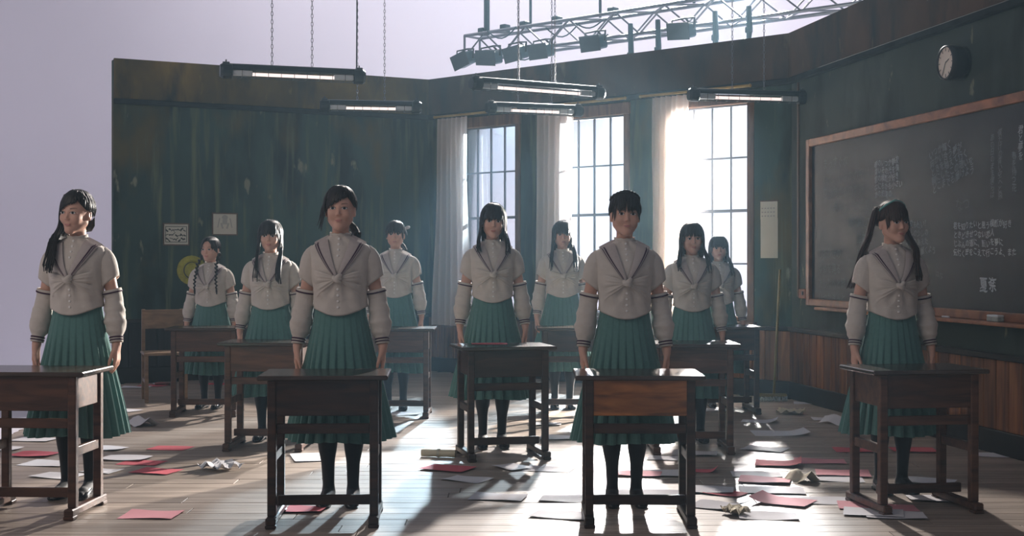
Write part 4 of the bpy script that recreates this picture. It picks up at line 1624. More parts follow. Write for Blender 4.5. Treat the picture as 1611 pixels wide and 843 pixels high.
def me_skirt(seed):
    rr = random.Random(seed)
    mb = MB()
    np_ = 26
    n, k = np_ * 8, 34
    ph = [rr.uniform(0, 6.28) for _ in range(5)]
    rows = []
    for i in range(k + 1):
        t = i / k
        z = lerp(1.015, 0.325, t)
        a = float(np.interp(t, [0, 0.10, 0.22, 0.4, 0.7, 1.0], [0.122, 0.134, 0.150, 0.176, 0.222, 0.268]))
        b = float(np.interp(t, [0, 0.10, 0.22, 0.4, 0.7, 1.0], [0.088, 0.098, 0.112, 0.130, 0.160, 0.190]))
        dep = 0.002 + 0.034 * smoothstep(0.12, 0.9, t)
        row = []
        for j in range(n):
            th = 2 * pi * j / n
            q = (j % 8) / 8.0
            # knife pleat: slow rise, quick fold back
            saw = q / 0.72 if q < 0.72 else (1 - q) / 0.28
            d = dep * (saw - 0.5)
            d += 0.012 * t * math.sin(th * 3 + ph[0]) + 0.010 * t * math.sin(th * 5 + ph[1])
            sway = 0.10 * t * math.sin(th * 2 + ph[2]) * 0.3
            th2 = th + (0.02 * t if q >= 0.72 else 0) + sway * 0.2
            row.append(Vector(((a + d) * math.sin(th2), 0.022 - (b + d) * math.cos(th2), z + 0.006 * t * math.sin(th * 4 + ph[3]))))
        rows.append(row)
    rows.append([Vector((p.x * 0.985, p.y * 0.985, p.z + 0.002)) for p in rows[-1]])
    rows.append([Vector((p.x * 0.97, p.y * 0.97, p.z + 0.05)) for p in rows[-1]])
    mb.grid(rows, closed_u=True)
    return mb.mesh('pleated_skirt', [M['skirt']], False)


def me_shoe(side):
    mb = MB()
    rows = []
    prof = [(-0.148, 0.010, 0.012, 0.0), (-0.140, 0.028, 0.026, 0.0), (-0.11, 0.039, 0.042, 0.0), (-0.07, 0.040, 0.052, 0.0), (-0.03, 0.036, 0.058, 0.0), (0.02, 0.034, 0.060, 0.0), (0.06, 0.035, 0.066, 0.0), (0.082, 0.028, 0.066, 0.0), (0.090, 0.010, 0.060, 0.0)]
    for y, w, h, z0 in prof:
        cx = side * (0.064 - (y - 0.05) * 0.045)
        row = []
        for j in range(16):
            q = 2 * pi * j / 16
            zz = math.sin(q)
            row.append(Vector((cx + w * math.cos(q) * (1.0 if zz < 0 else 0.92), y, h / 2 + h / 2 * (max(-1, min(1, zz * 1.25))))))
        rows.append(row)
    mb.grid(rows, closed_u=True)
    for e, flip in ((rows[0], False), (rows[-1], True)):
        mb.add(e, [tuple(range(16)) if flip else tuple(range(15, -1, -1))])
    up = mb.mesh('shoe', [M['shoe']], True)
    mb = MB()
    cx = side * 0.064
    mb.bbox((cx - side * -0.0, 0.055, 0.010), (0.064, 0.055, 0.020), 0.004)
    heel = mb.mesh('heel', [M['shoe']])
    return up, heel


ME = {'blouse': me_blouse(), 'collar': me_collar(), 'stripe': me_collar_stripe(), 'knot': me_knot()}
for s in (-1, 1):
    ME['puff', s] = me_puff(s); ME['sleeve', s] = me_long_sleeve(s); ME['shoe', s] = me_shoe(s)
    ME['st0', s] = me_sleeve_stripe(s, 0.845, 0.875, 0.0535)
    ME['st1', s] = me_sleeve_stripe(s, 1.845, 1.875, 0.0365)
    ME['st2', s] = me_sleeve_stripe(s, 1.905, 1.930, 0.0365)
ME['skirts'] = [me_skirt(k) for k in range(4)]
_b = MB()
_b.tube([(0, 0.002, 0), (0, -0.0015, 0), (0, -0.003, 0)], [0.0062, 0.0062, 0.0045], 12)
ME['button'] = _b.mesh('button', [M['button']])


def me_eye(side):
    mb = MB()
    cx, cz = side * 0.0295, 1.4868
    def pt(u, v, o):
        x, z = cx + u, cz + v
        return Vector((x, face_y(x, z) - o, z))
    # almond white, iris and a thick lash line
    rows = []
    for i in range(7):
        t = i / 6 * 2 - 1
        row = []
        for j in range(11):
            s = j / 10 * 2 - 1
            h = 0.0066 * (1 - abs(s) ** 2.2)
            row.append(pt(s * 0.0145, t * h - 0.0005, 0.0012))
        rows.append(row)
    mb.grid(rows, mi=0)
    n = 14
    c = pt(0, 0, 0.0022)
    ring = [pt(0.0070 * math.cos(2 * pi * j / n), max(-0.0060, min(0.0054, 0.0068 * math.sin(2 * pi * j / n))), 0.0020) for j in range(n)]
    mb.add([c] + ring, [(0, 1 + (j + 1) % n, 1 + j) for j in range(n)], 1)
    rows = []
    for k in range(3):
        row = []
        for j in range(11):
            s = j / 10 * 2 - 1
            h = 0.0066 * (1 - abs(s) ** 2.2)
            row.append(pt(s * 0.0155 + side * 0.001 * (s * side > 0.5), h - 0.0012 + k * 0.0014, 0.0026))
        rows.append(row)
    mb.grid(rows, mi=1)
    return mb


def me_brow(side):
    mb = MB()
    rows = []
    for k in range(3):
        row = []
        for j in range(9):
            s = j / 8
            x = side * lerp(0.014, 0.045, s)
            z = 1.5065 + 0.0045 * math.sin(s * pi * 0.75) + (k - 1) * 0.0016 * (1 - 0.6 * s)
            row.append(Vector((x, face_y(x, z) - 0.002 - (0.0006 if k == 1 else 0), z)))
        rows.append(row)
    mb.grid(rows)
    return mb


def me_lips():
    mb = MB()
    rows = []
    for i in range(9):
        t = i / 8 * 2 - 1                      # lower edge -1, upper edge +1
        row = []
        for j in range(15):
            s = j / 14 * 2 - 1
            up = 0.0052 * (1 - abs(s) ** 1.7) - 0.0014 * math.exp(-(s / 0.18) ** 2)
            dn = 0.0066 * (1 - abs(s) ** 2.0)
            x = s * 0.0185
            z = 1.4250 + (up * t if t > 0 else dn * t) + 0.0008 * abs(s)
            o = 0.0008 + 0.0012 * (1 - abs(s)) * (1 - (abs(t) - 0.5) ** 2 * 3) - 0.0016 * math.exp(-(t / 0.22) ** 2)
            row.append(Vector((x, face_y(x, z) - max(0.0005, o), z)))
        rows.append(row)
    mb.grid(rows)
    return mb


LIPS = me_lips()
EYES = {s: me_eye(s) for s in (-1, 1)}
BROWS = {s: me_brow(s) for s in (-1, 1)}

# ------------------------------------------------------------------ hair
HC = Vector((0, 0.019, 1.508))
HR = (0.0800, 0.101, 0.099)


def sk(phi, th, off=0.0):
    """point of the hair shell: phi 0 = front, + towards +x; th = angle from the crown"""
    return HC + Vector(((HR[0] + off) * math.sin(th) * math.sin(phi), -(HR[1] + off) * math.sin(th) * math.cos(phi), (HR[2] + off) * math.cos(th)))


def hair_up(p):
    return Vector((p[0] - HC.x, p[1] - HC.y, max(-0.2, (p[2] - HC.z)) * 0.7))


def hair_cap(mb, parted=0.0, back_th=2.05):
    """shell over the skull; lower edge follows hairline, temples and nape"""
    n, k = 48, 14
    rows = []
    for i in range(k + 1):
        row = []
        for j in range(n):
            phi = -pi + 2 * pi * j / n
            a = abs(phi)
            edge = float(np.interp(a, [0, 0.5, 0.85, 1.15, 1.5, 1.9, 2.4, pi], [0.90, 1.00, 1.36, 1.62, 1.72, 1.88, back_th, back_th]))
            th = 0.02 + (edge - 0.02) * i / k
            d = 0.0025 * math.sin(phi * 23 + 2 * math.sin(th * 3)) * smoothstep(0.1, 0.6, th)
            row.append(sk(phi, th, d - 0.004 * (i == k)))
        rows.append(row)
    rows.append([HC + (p - HC) * 0.93 for p in rows[-1]])
    mb.grid(rows, closed_u=True)


def chest_front(z):
    return float(np.interp(z, [1.0, 1.08, 1.15, 1.20, 1.26, 1.31, 1.36, 1.42], [-0.105, -0.115, -0.134, -0.138, -0.112, -0.085, -0.072, -0.055]))


def back_line(z):
    return float(np.interp(z, [1.0, 1.15, 1.25, 1.32, 1.38, 1.44], [0.125, 0.128, 0.134, 0.128, 0.112, 0.105]))


def fall(phi, z_end, rr, where, width=0.013, spread=0.0, wave=0.0, off=0.004, tip=0.35, th0=0.15, curl=0.0):
    """lock running from the crown over the skull and hanging to z_end; where: 'front', 'back' or 'side'"""
    pts = []
    for i in range(6):
        pts.append(sk(phi, lerp(th0, 1.50, i / 5), off + 0.003 * math.sin(phi * 9)))
    p = pts[-1]
    n = max(4, int((p.z - z_end) / 0.035))
    wv = rr.uniform(0, 6)
    sgn = 1 if math.sin(phi) >= 0 else -1
    for i in range(1, n + 1):
        z = lerp(p.z, z_end, i / n)
        t = i / n
        x, y = p.x, p.y
        g = smoothstep(0, 1, (1.44 - z) / 0.12)
        if where == 'front':
            ty = chest_front(z) - 0.004 - 0.010 * rr.random() * 0.3
            tx = sgn * max(abs(p.x), 0.062) + sgn * spread * t
            tx = sgn * min(abs(tx), 0.118)
            x, y = lerp(p.x, tx, g), lerp(p.y, ty, g)
        elif where == 'back':
            y = lerp(p.y, max(p.y, back_line(z)), g)
            x = p.x * (1 + spread * t * 3)
        else:
            x = p.x * 1.0 + sgn * spread * t
        x += wave * math.sin(t * 9 + wv) * (0.3 + t) + 0.003 * math.sin(t * 5 + wv)
        y += wave * math.cos(t * 8 + wv) * (0.3 + t) * 0.6
        if curl and t > 0.75:
            x -= sgn * curl * (t - 0.75) * 4
        pts.append(Vector((x, y, z)))
    m = len(pts)
    w = [width * (0.55 + 0.45 * smoothstep(0, 0.25, i / (m - 1))) * (1 - (1 - tip) * smoothstep(0.72, 1.0, i / (m - 1))) for i in range(m)]
    return pts, w


def add_lock(mb, pts, w, flat=0.42, mi=None):
    mb.tube(pts, w, 6, True, mi, flat, hair_up)


def fringe(mb, rr, kind):
    if kind in ('full', 'thin'):
        n = 23 if kind == 'full' else 19
        for i in range(n):
            a = -1.0 + 2.0 * (i + 0.5) / n
            sidey = abs(a) > 0.80
            ze = (1.494 if kind == 'full' else 1.499) + rr.uniform(-0.008, 0.005) - (0.030 + 0.02 * rr.random() if sidey else 0)
            ap = a * 1.18
            pts = [sk(ap * 0.5, 0.22, 0.003), sk(ap * 0.78, 0.50, 0.005), sk(ap * 0.95, 0.84, 0.007)]
            top = pts[-1]
            xe = math.copysign(min(0.073, 0.070 * abs(a) ** 0.9 + 0.004), a) + rr.uniform(-0.003, 0.003)
            for q in (0.3, 0.6, 0.85, 1.0):
                z = lerp(top.z, ze, q)
                x = lerp(top.x, xe, q ** 0.8)
                xc = max(-0.056, min(0.056, x))
                fy = face_y(xc, z) - 0.006 + max(0, abs(x) - 0.056) * 2.2
                pts.append(Vector((x, min(fy, lerp(top.y, fy, q)), z)))
            wd = 0.0085 if kind == 'full' else rr.uniform(0.0045, 0.0080)
            add_lock(mb, pts, [0.006, 0.0085, 0.0088, wd, wd * 0.95, wd * 0.7, 0.0012], 0.35)
    elif kind in ('swept', 'swept_right'):
        sg = 1 if kind == 'swept' else -1
        # parted on one side, sweeping across the forehead
        for i in range(22):
            s = i / 21
            a0 = sg * 0.38
            a1 = lerp(sg * 0.42, -sg * 1.15, s)
            ze = lerp(1.540, 1.470, abs(a1 - a0) / 1.5) + rr.uniform(-0.006, 0.004)
            pts = [sk(a0 * 0.8, 0.22, 0.004), sk(lerp(a0, a1, 0.35), 0.55, 0.007), sk(lerp(a0, a1, 0.75), 0.88, 0.009)]
            top = pts[-1]
            for q in (0.35, 0.7, 1.0):
                z = lerp(top.z, ze, q)
                aa = lerp(lerp(a0, a1, 0.75), a1 * 1.02, q)
                x = HC.x + (HR[0] - 0.002) * math.sin(aa) * lerp(0.92, 0.98, q)
                xc = max(-0.058, min(0.058, x))
                pts.append(Vector((x, (face_y(xc, z) - 0.007) if abs(x) < 0.058 else -0.045 + (abs(x) - 0.058) * 1.2, z)))
            add_lock(mb, pts, [0.006, 0.0085, 0.009, 0.008, 0.006, 0.0012], 0.35)
        for i in range(4):
            a1 = lerp(sg * 0.45, sg * 1.1, i / 3)
            pts = [sk(sg * 0.3, 0.22, 0.004), sk(lerp(sg * 0.35, a1, 0.5), 0.6, 0.006), sk(a1, 0.95, 0.006), sk(a1 * 1.1, 1.25, 0.004)]
            add_lock(mb, pts, [0.007, 0.010, 0.010, 0.004], 0.35)
    elif kind == 'parted':
        for sg in (-1, 1):
            for i in range(7):
                a1 = lerp(sg * 0.35, sg * 1.25, i / 6)
                pts = [sk(sg * 0.06, 0.20, 0.004), sk(a1 * 0.45, 0.58, 0.006), sk(a1 * 0.85, 0.92, 0.008)]
                ze = lerp(1.500, 1.452, i / 6)
                top = pts[-1]
                for q in (0.5, 1.0):
                    z = lerp(top.z, ze, q)
                    x = sg * max(abs(top.x), lerp(0.045, 0.076, i / 6)) * lerp(0.98, 1.02, q)
                    xc = max(-0.058, min(0.058, x))
                    pts.append(Vector((x, (face_y(xc, z) - 0.006) if abs(x) < 0.058 else -0.05 + (abs(x) - 0.058) * 1.5, z)))
                add_lock(mb, pts, [0.007, 0.010, 0.011, 0.009, 0.003], 0.35)


def braid(side, z0, z1, rr, where='front', r=0.016):
    """plait: two strands of overlapping lobes along a path"""
    mb = MB()
    n = int((z0 - z1) / 0.017)
    st = Vector((side * 0.078, 0.030, z0))
    for i in range(n + 1):
        t = i / n
        z = lerp(z0, z1, t)
        g = smoothstep(0, 1, (1.45 - z) / 0.13)
        x = side * lerp(0.080, 0.098, t)
        y = lerp(0.025, chest_front(z) - 0.012, g)
        rad = r * (1 - 0.35 * t)
        for q in (-1, 1):
            if (i + (q > 0)) % 2 == 0:
                Mx = Matrix.Rotation(q * 0.6, 3, 'Y')
                mb.ell((x + q * rad * 0.38, y, z), (rad * 0.78, rad * 0.82, rad * 1.25), 8, 6, Mx)
    x, y = side * 0.098, chest_front(z1) - 0.012
    for k in range(5):
        dx = rr.uniform(-0.008, 0.008)
        mb.tube([(x, y, z1), (x + dx * 0.6, y, z1 - 0.03), (x + dx, y + 0.004, z1 - 0.06)], [0.007, 0.007, 0.002], 6)
    return mb


def make_hair(style, rr):
    """returns {part name: MB} in head space; style is a dict"""
    out = {}
    mb = MB()
    hair_cap(mb, back_th=style.get('nape', 2.05))
    # locks that give the shell its strands
    tied = style.get('tied', False)
    for i in range(52):
        phi = -pi + 2 * pi * (i + 0.5) / 52 + rr.uniform(-0.03, 0.03)
        if abs(phi) < 0.85:
            continue
        e = float(np.interp(abs(phi), [0.85, 1.2, 1.6, 2.2, pi], [1.34, 1.62, 1.74, 1.95, 2.0]))
        pts = [sk(phi * 1.0, lerp(0.12, e, q / 5), 0.003 + 0.002 * math.sin(i * 2.1)) for q in range(6)]
        add_lock(mb, pts, [0.005, 0.007, 0.0085, 0.0085, 0.0075, 0.003], 0.32)
    if style.get('back') is not None:
        for i in range(44):
            phi = lerp(1.45, 2 * pi - 1.45, i / 43) + rr.uniform(-0.03, 0.03)
            pts, w = fall(phi, style['back'] + rr.uniform(-0.02, 0.02), rr, 'back', 0.0105, style.get('spread', 0.02), style.get('wave', 0.0), curl=style.get('curl', 0))
            add_lock(mb, pts, w)
    for sg, key in ((-1, 'left'), (1, 'right')):
        ze = style.get(key)
        if ze is not None:
            num = style.get(key + '_n', 6) * 2 + 1
            for i in range(num):
                phi = sg * lerp(1.12, 1.75, i / max(1, num - 1))
                pts, w = fall(phi, ze + rr.uniform(-0.02, 0.02), rr, style.get('where', 'front'), style.get('lock', 0.0095), style.get('spread', 0.01) + 0.012 * (i % 3), style.get('wave', 0.0), th0=0.25, curl=style.get('curl', 0))
                add_lock(mb, pts, w)
    if style.get('mass'):      # all the hair brought forward over one shoulder
        sg, ze = style['mass']
        for i in range(34):
            s = i / 33
            phi = sg * lerp(1.05, 1.95, s)
            pts, w = fall(phi, ze + rr.uniform(-0.015, 0.03) + 0.02 * s, rr, 'front', 0.0120, lerp(-0.02, 0.055, rr.random()), 0.004, th0=0.3)
            add_lock(mb, pts, w)
        for i in range(8):     # swept round the nape from the other side
            z = lerp(1.44, 1.40, i / 7)
            pts = [Vector((-sg * 0.07, 0.06, z + 0.02)), Vector((-sg * 0.03, 0.108, z)), Vector((sg * 0.04, 0.105, z - 0.01)), Vector((sg * 0.085, 0.055, z - 0.03)), Vector((sg * 0.10, 0.0, z - 0.06)), Vector((sg * 0.105, -0.07, z - 0.12)), Vector((sg * 0.10, -0.125, z - 0.2))]
            add_lock(mb, pts, [0.008, 0.013, 0.014, 0.014, 0.014, 0.012, 0.006])
    if style.get('crown_braid'):
        for k in range(22):
            a = lerp(-1.75, 1.75, k / 21)
            p = sk(a * 1.0, 0.42 + 0.55 * (abs(a) / 1.75) ** 1.5, 0.006)
            mb.ell(p, (0.013, 0.011, 0.010), 8, 6, Matrix.Rotation(0.7 * (1 if k % 2 else -1), 3, 'Y'))
    if style.get('bun'):
        bx, by, bz = style['bun']
        mb.ell((bx, by, bz), (0.042, 0.036, 0.038), 14, 10)
        for k in range(7):
            a = k * 0.9
            pts = [Vector((bx + 0.040 * math.cos(a + q) * math.cos(k), by + 0.034 * math.sin(a + q) * 0.9, bz + 0.036 * math.cos(a + q) * math.sin(k))) for q in (0, 0.6, 1.2, 1.8, 2.4)]
            add_lock(mb, pts, [0.006, 0.010, 0.011, 0.010, 0.006])
    if style.get('low_tail'):
        sg, ze = style['low_tail']
        for i in range(9):
            dx, dy = rr.uniform(-0.012, 0.012), rr.uniform(-0.010, 0.010)
            pts = [Vector((sg * 0.02 + dx, 0.10 + dy, 1.44)), Vector((sg * 0.055 + dx, 0.105 + dy, 1.40)), Vector((sg * 0.078 + dx, 0.075 + dy, 1.36)), Vector((sg * 0.080 + dx * 1.4, 0.06 + dy, ze + 0.04)), Vector((sg * 0.074 + dx * 1.6, 0.055 + dy, ze))]
            add_lock(mb, pts, [0.008, 0.012, 0.012, 0.010, 0.003])
    out['hair'] = mb
    fb = MB(); fringe(fb, rr, style['fringe']); out['fringe'] = fb
    if style.get('braids'):
        for sg in (-1, 1):
            out['braid', sg] = braid(sg, 1.452, style['braids'], rr)
    if style.get('twin'):
        for sg in (-1, 1):
            tb = MB()
            z_end, flare = style['twin'][sg]
            root = sk(sg * 1.75, 0.98, 0.010)
            for i in range(13):
                dx, dy = rr.uniform(-0.014, 0.014), rr.uniform(-0.016, 0.016)
                wv = rr.uniform(0, 6)
                pts, n = [], 12
                for q in range(n + 1):
                    t = q / n
                    z = lerp(root.z + 0.006, z_end + rr.uniform(-0.004, 0.004), t)
                    g = smoothstep(0, 1, (1.45 - z) / 0.14)
                    x = root.x + sg * (0.022 * math.sin(min(1, t * 3) * pi / 2) + flare * t ** 1.6) + dx * (0.5 + t)
                    if flare > 0.05:
                        y = lerp(root.y + 0.02, 0.085, g) + dy
                    else:
                        y = lerp(root.y, chest_front(z) - 0.014, g) + dy * (1 - g * 0.6)
                        x = sg * lerp(abs(x), 0.092 + 0.014 * math.sin(i), g)
                    x += 0.007 * math.sin(t * 12 + wv) * t; y += 0.005 * math.cos(t * 11 + wv) * t
                    pts.append(Vector((x, y, z)))
                w = [0.006 + 0.007 * math.sin(pi * min(1, t0 / n * 1.15) ** 0.7) for t0 in range(n + 1)]
                w[-1] = 0.002
                add_lock(tb, pts, w)
            out['twin_tail', sg] = tb
    if style.get('ribbon'):
        rb = MB()
        rows = []
        for k in range(17):
            a = lerp(-1.45, 1.45, k / 16)
            p0, p1 = sk(a, 0.30 + 0.72 * (abs(a) / 1.45) ** 1.6, 0.012), sk(a, 0.47 + 0.72 * (abs(a) / 1.45) ** 1.6, 0.012)
            rows.append([p0, p0.lerp(p1, 0.5) + (p0 - HC).normalized() * 0.003, p1])
        rb.grid(rows)
        out['ribbon'] = rb
    if style.get('bow'):
        bx, by, bz = style['bow']
        rb = MB()
        for sg in (-1, 1):
            rb.ell((bx + sg * 0.022, by, bz + 0.004), (0.022, 0.009, 0.015), 10, 6, Matrix.Rotation(-sg * 0.3, 3, 'Y'))
            rb.tube([(bx, by, bz), (bx + sg * 0.012, by, bz - 0.03), (bx + sg * 0.018, by + 0.004, bz - 0.06)], [0.006, 0.009, 0.008], 6, flat=0.3)
        rb.ell((bx, by, bz), (0.009, 0.011, 0.010), 8, 6)
        out['ribbon'] = rb
    return out


PERSON_COUNT = [0]


def person(label, X, Y, H, wide, yaw, head, style, hair_mat='hair', z0=0.0):
    """head = (yaw, pitch, roll) of the head relative to the body"""
    k = PERSON_COUNT[0]; PERSON_COUNT[0] += 1
    rr = random.Random(100 + k)
    root = thing('person', label, 'person', (X, Y, z0), yaw, 'young women standing behind the desks')
    sc = H / 1.612
    root.scale = (sc * wide, sc * wide, sc)
    R = head_matrix(*head)
    V = bend(BV, R)
    body = link('body', np_mesh('body', V, BF, [M['skin'], M['tights']], BMI), root)

    def headed(mb, name, mats, parent, smooth=True, full=True):
        v = np.array([tuple(p) for p in mb.v], float)
        if full:
            v = (v - NECK) @ R.T + NECK
        else:
            # hair on the head follows it, hair lying on the chest stays
            w = np.clip((v[:, 2] - 1.26) / 0.16, 0, 1); w = (w * w * (3 - 2 * w))[:, None]
            v = v * (1 - w) + ((v - NECK) @ R.T + NECK) * w
        m2 = MB(); m2.v = [tuple(p) for p in v]; m2.f = mb.f; m2.m = mb.m
        return build(m2, name, mats, parent, smooth=smooth)
    for s in (-1, 1):
        headed(EYES[s], 'eye', [M['eye_white'], M['iris']], body)
        headed(BROWS[s], 'eyebrow', M['hair'], body)
    headed(LIPS, 'lips', M['lips'], body)
    hs = make_hair(style, rr)
    hair = headed(hs['hair'], 'hair', M[hair_mat], root, full=False)
    for key, mb in hs.items():
        if key == 'hair':
            continue
        nm = key if isinstance(key, str) else key[0]
        mat = M[hair_mat]
        if nm == 'ribbon':
            mat = M[style.get('ribbon_mat', 'ribbon')]
        headed(mb, nm, mat, hair, full=False)
    bl = link('blouse', ME['blouse'], root)
    link('sailor_collar', ME['collar'], bl)
    link('collar_stripe', ME['stripe'], bl)
    link('front_tie', ME['knot'], bl)
    for z in (1.338, 1.310, 1.282, 1.252, 1.085, 1.055, 1.025, 0.995):
        link('button', ME['button'], bl, (0, torso_y(0.0, min(z, 1.345), 0.006), z))
    for s in (-1, 1):
        link('short_sleeve', ME['puff', s], bl)
        sl = link('detached_sleeve', ME['sleeve', s], root)
        for q in ('st0', 'st1', 'st2'):
            link('sleeve_stripe', ME[q, s], sl)
    link('pleated_skirt', ME['skirts'][k % 4], root)
    for s in (-1, 1):
        up, heel = ME['shoe', s]
        so = link('shoe', up, root)
        link('heel', heel, so)
    return root
# ------------------------------------------------------------------ school desks
DW, DD, DH = 0.60, 0.42, 0.70
LX, LY = 0.235, 0.165


def make_desk(kind):
    """desk with its front edge at local y = 0, depth towards +y"""
    mats = {'dark': (M['desk'], M['desk_top'], M['desk']), 'warm': (M['desk'], M['desk_top'], M['desk_warm']), 'brown': (M['desk_red'], M['desk_top'], M['desk_red'])}[kind]
    fr, top, panel = mats
    t = bpy.data.objects.new('school_desk', None); COL.objects.link(t)
    yc = DD / 2
    def part(name, c, s, mat, bev=0.004):
        mb = MB(); mb.bbox((0, 0, 0), s, bev)
        return build(mb, name, mat, t, c)
    part('desktop', (0, yc, DH - 0.011), (DW, DD, 0.022), top, 0.005)
    part('front_panel', (0, yc - LY - 0.004, DH - 0.105), (2 * LX + 0.030, 0.018, 0.165), panel, 0.003)
    part('back_panel', (0, yc + LY, DH - 0.052), (2 * LX - 0.03, 0.016, 0.058), fr, 0.003)
    part('tray_board', (0, yc, DH - 0.178), (2 * LX - 0.03, 2 * LY - 0.03, 0.012), fr, 0.003)
    for sx in (-1, 1):
        part('side_panel', (sx * LX, yc, DH - 0.105), (0.016, 2 * LY - 0.040, 0.15), fr, 0.003)
        for sy in (-1, 1):
            part('leg', (sx * LX, yc + sy * LY, (DH - 0.022 + 0.05) / 2), (0.040, 0.040, DH - 0.022 - 0.05), fr, 0.004)
        part('side_rail', (sx * LX, yc, 0.315), (0.024, 2 * LY - 0.040, 0.045), fr, 0.003)
        mb = MB()   # runner foot with raised pads at both ends
        mb.bbox((0, 0, 0.033), (0.046, 2 * LY + 0.13, 0.036), 0.006)
        for sy in (-1, 1):
            mb.bbox((0, sy * (LY + 0.035), 0.009), (0.050, 0.06, 0.018), 0.004)
        build(mb, 'runner_foot', fr, t, (sx * LX, yc, 0))
    part('upper_stretcher', (0, yc - LY + 0.006, 0.452), (2 * LX - 0.040, 0.022, 0.046), fr, 0.003)
    part('lower_stretcher', (0, yc - LY + 0.10, 0.105), (2 * LX - 0.03, 0.024, 0.046), fr, 0.003)
    return t


PROTO = {}
def desk(kind, px, s, yaw_deg, label):
    """centre of the front edge at column px and scale s"""
    loc = (((px - CX) / s), FPX / s, 0.0)
    if kind not in PROTO:
        PROTO[kind] = make_desk(kind)
        o = PROTO[kind]
        o.location = loc; o.rotation_euler = (0, 0, math.radians(yaw_deg))
    else:
        o = copy_tree(PROTO[kind], loc, math.radians(yaw_deg))
    tag(o, label, 'desk', 'wooden school desks')
    return o


desk('brown', 33, 331, -3, 'brown wooden school desk in front of the girl with long hair over one shoulder')
desk('dark', 507, 342, 3, 'near black wooden school desk in front of the tall girl with a side swept fringe')
desk('warm', 1008, 342, -1, 'school desk with an orange grained front panel before the girl with braided up hair')
desk('brown', 1467, 325, 9, 'brown school desk turned slightly in front of the twin tailed girl by the blackboard')
desk('brown', 413, 244, -2, 'brown school desk in the second row before the girl with two plaits and a fringe')
desk('dark', 802, 256, 13, 'dark school desk turned at an angle with a red sheet on its top')
desk('brown', 1092, 248, 0, 'school desk with sunlit top in the second row before the girl with shoulder length hair')
desk('brown', 319, 200, 3, 'brown back row school desk before the small girl with plaits near the framed prints')
desk('brown', 622, 202, 0, 'brown school desk in the back row before the smiling girl with a hair ornament')
desk('dark', 905, 200, 0, 'dark school desk in the back row half hidden behind the desk with the red sheet')
desk('dark', 1147, 197, 4, 'dark school desk in the back row nearest the wood panelled corner')

# ------------------------------------------------------------------ the eleven young women
def P(px, Z):
    return (px - CX) / FPX * Z


GIRLS = [
    # label, px, depth, height, width factor, body yaw, head(yaw,pitch,roll), style, hair
    ('young woman with long black hair over one shoulder, looking aside before the white backdrop', 120, 6.98, 1.605, 1.0, -0.06, (-0.17, 0.02, 0.04),
     dict(fringe='swept', mass=(-1, 1.175), nape=2.0), 'hair'),
    ('tall young woman with tied back hair and side swept fringe at the near-black desk', 535, 6.76, 1.615, 1.0, 0.0, (0.02, -0.03, 0.0),
     dict(fringe='swept', left=1.395, left_n=3, where='side', lock=0.008, low_tail=(1, 1.33), nape=1.95), 'hair'),
    ('young woman with braided up hair and thin fringe at the orange panelled desk', 983, 6.76, 1.585, 1.0, 0.02, (0.02, -0.02, 0.02),
     dict(fringe='thin', crown_braid=True, bun=(0.0, 0.118, 1.50), nape=1.9), 'hair'),
    ('young woman with long wavy twin tails and a teal ribbon standing before the blackboard', 1405, 7.12, 1.555, 1.0, 0.06, (0.20, 0.02, -0.03),
     dict(fringe='full', twin={-1: (1.12, 0.115), 1: (1.165, 0.0)}, ribbon=True, nape=1.85), 'hair_backlit'),
    ('young woman with a full fringe and two long tails lying on her chest, second row', 425, 9.18, 1.515, 1.03, 0.0, (0.03, 0.0, 0.0),
     dict(fringe='full', left=1.17, right=1.15, left_n=4, right_n=4, spread=-0.012, wave=0.004, nape=1.9), 'hair'),
    ('young woman with shoulder length bob and full fringe behind the angled dark desk', 775, 8.83, 1.615, 1.0, 0.06, (0.0, 0.02, 0.03),
     dict(fringe='full', back=1.30, left=1.295, right=1.285, spread=0.012, left_n=7, right_n=7, curl=0.01), 'hair'),
    ('young woman with dark shoulder length hair and thin fringe before the last window', 1089, 9.10, 1.495, 1.03, 0.0, (0.0, 0.01, 0.0),
     dict(fringe='thin', back=1.27, left=1.265, right=1.255, spread=0.018, left_n=7, right_n=7), 'hair'),
    ('small young woman with two thin plaits and parted hair below the framed prints', 331, 11.15, 1.435, 1.06, -0.08, (-0.12, 0.02, 0.0),
     dict(fringe='parted', braids=1.13, nape=1.9), 'hair'),
    ('smiling young woman with tied hair and a pale hair ornament against the blue lit wall', 622, 11.02, 1.565, 1.03, 0.0, (0.0, -0.02, 0.0),
     dict(fringe='full', low_tail=(1, 1.315), bow=(0.078, 0.02, 1.545), ribbon_mat='white_ribbon', nape=1.9), 'hair'),
    ('young woman with long straight black hair and a fringe before the middle window', 885, 11.12, 1.565, 1.03, 0.03, (0.02, 0.0, 0.0),
     dict(fringe='full', back=1.20, left=1.20, right=1.19, spread=0.012, left_n=6, right_n=6), 'hair'),
    ('young woman with shoulder length hair, hazily seen behind another girl at the last window', 1131, 11.25, 1.445, 1.05, 0.0, (-0.05, 0.0, 0.0),
     dict(fringe='full', back=1.24, left=1.25, right=1.24, spread=0.012), 'hair'),
]
for (lab, px, Z, H, wd, yaw, head, style, hm) in GIRLS:
    person(lab, P(px, Z), Z, H, wd, yaw, head, style, hm)

# ------------------------------------------------------------------ loose sheets on the floor
PAPER_N = [0]


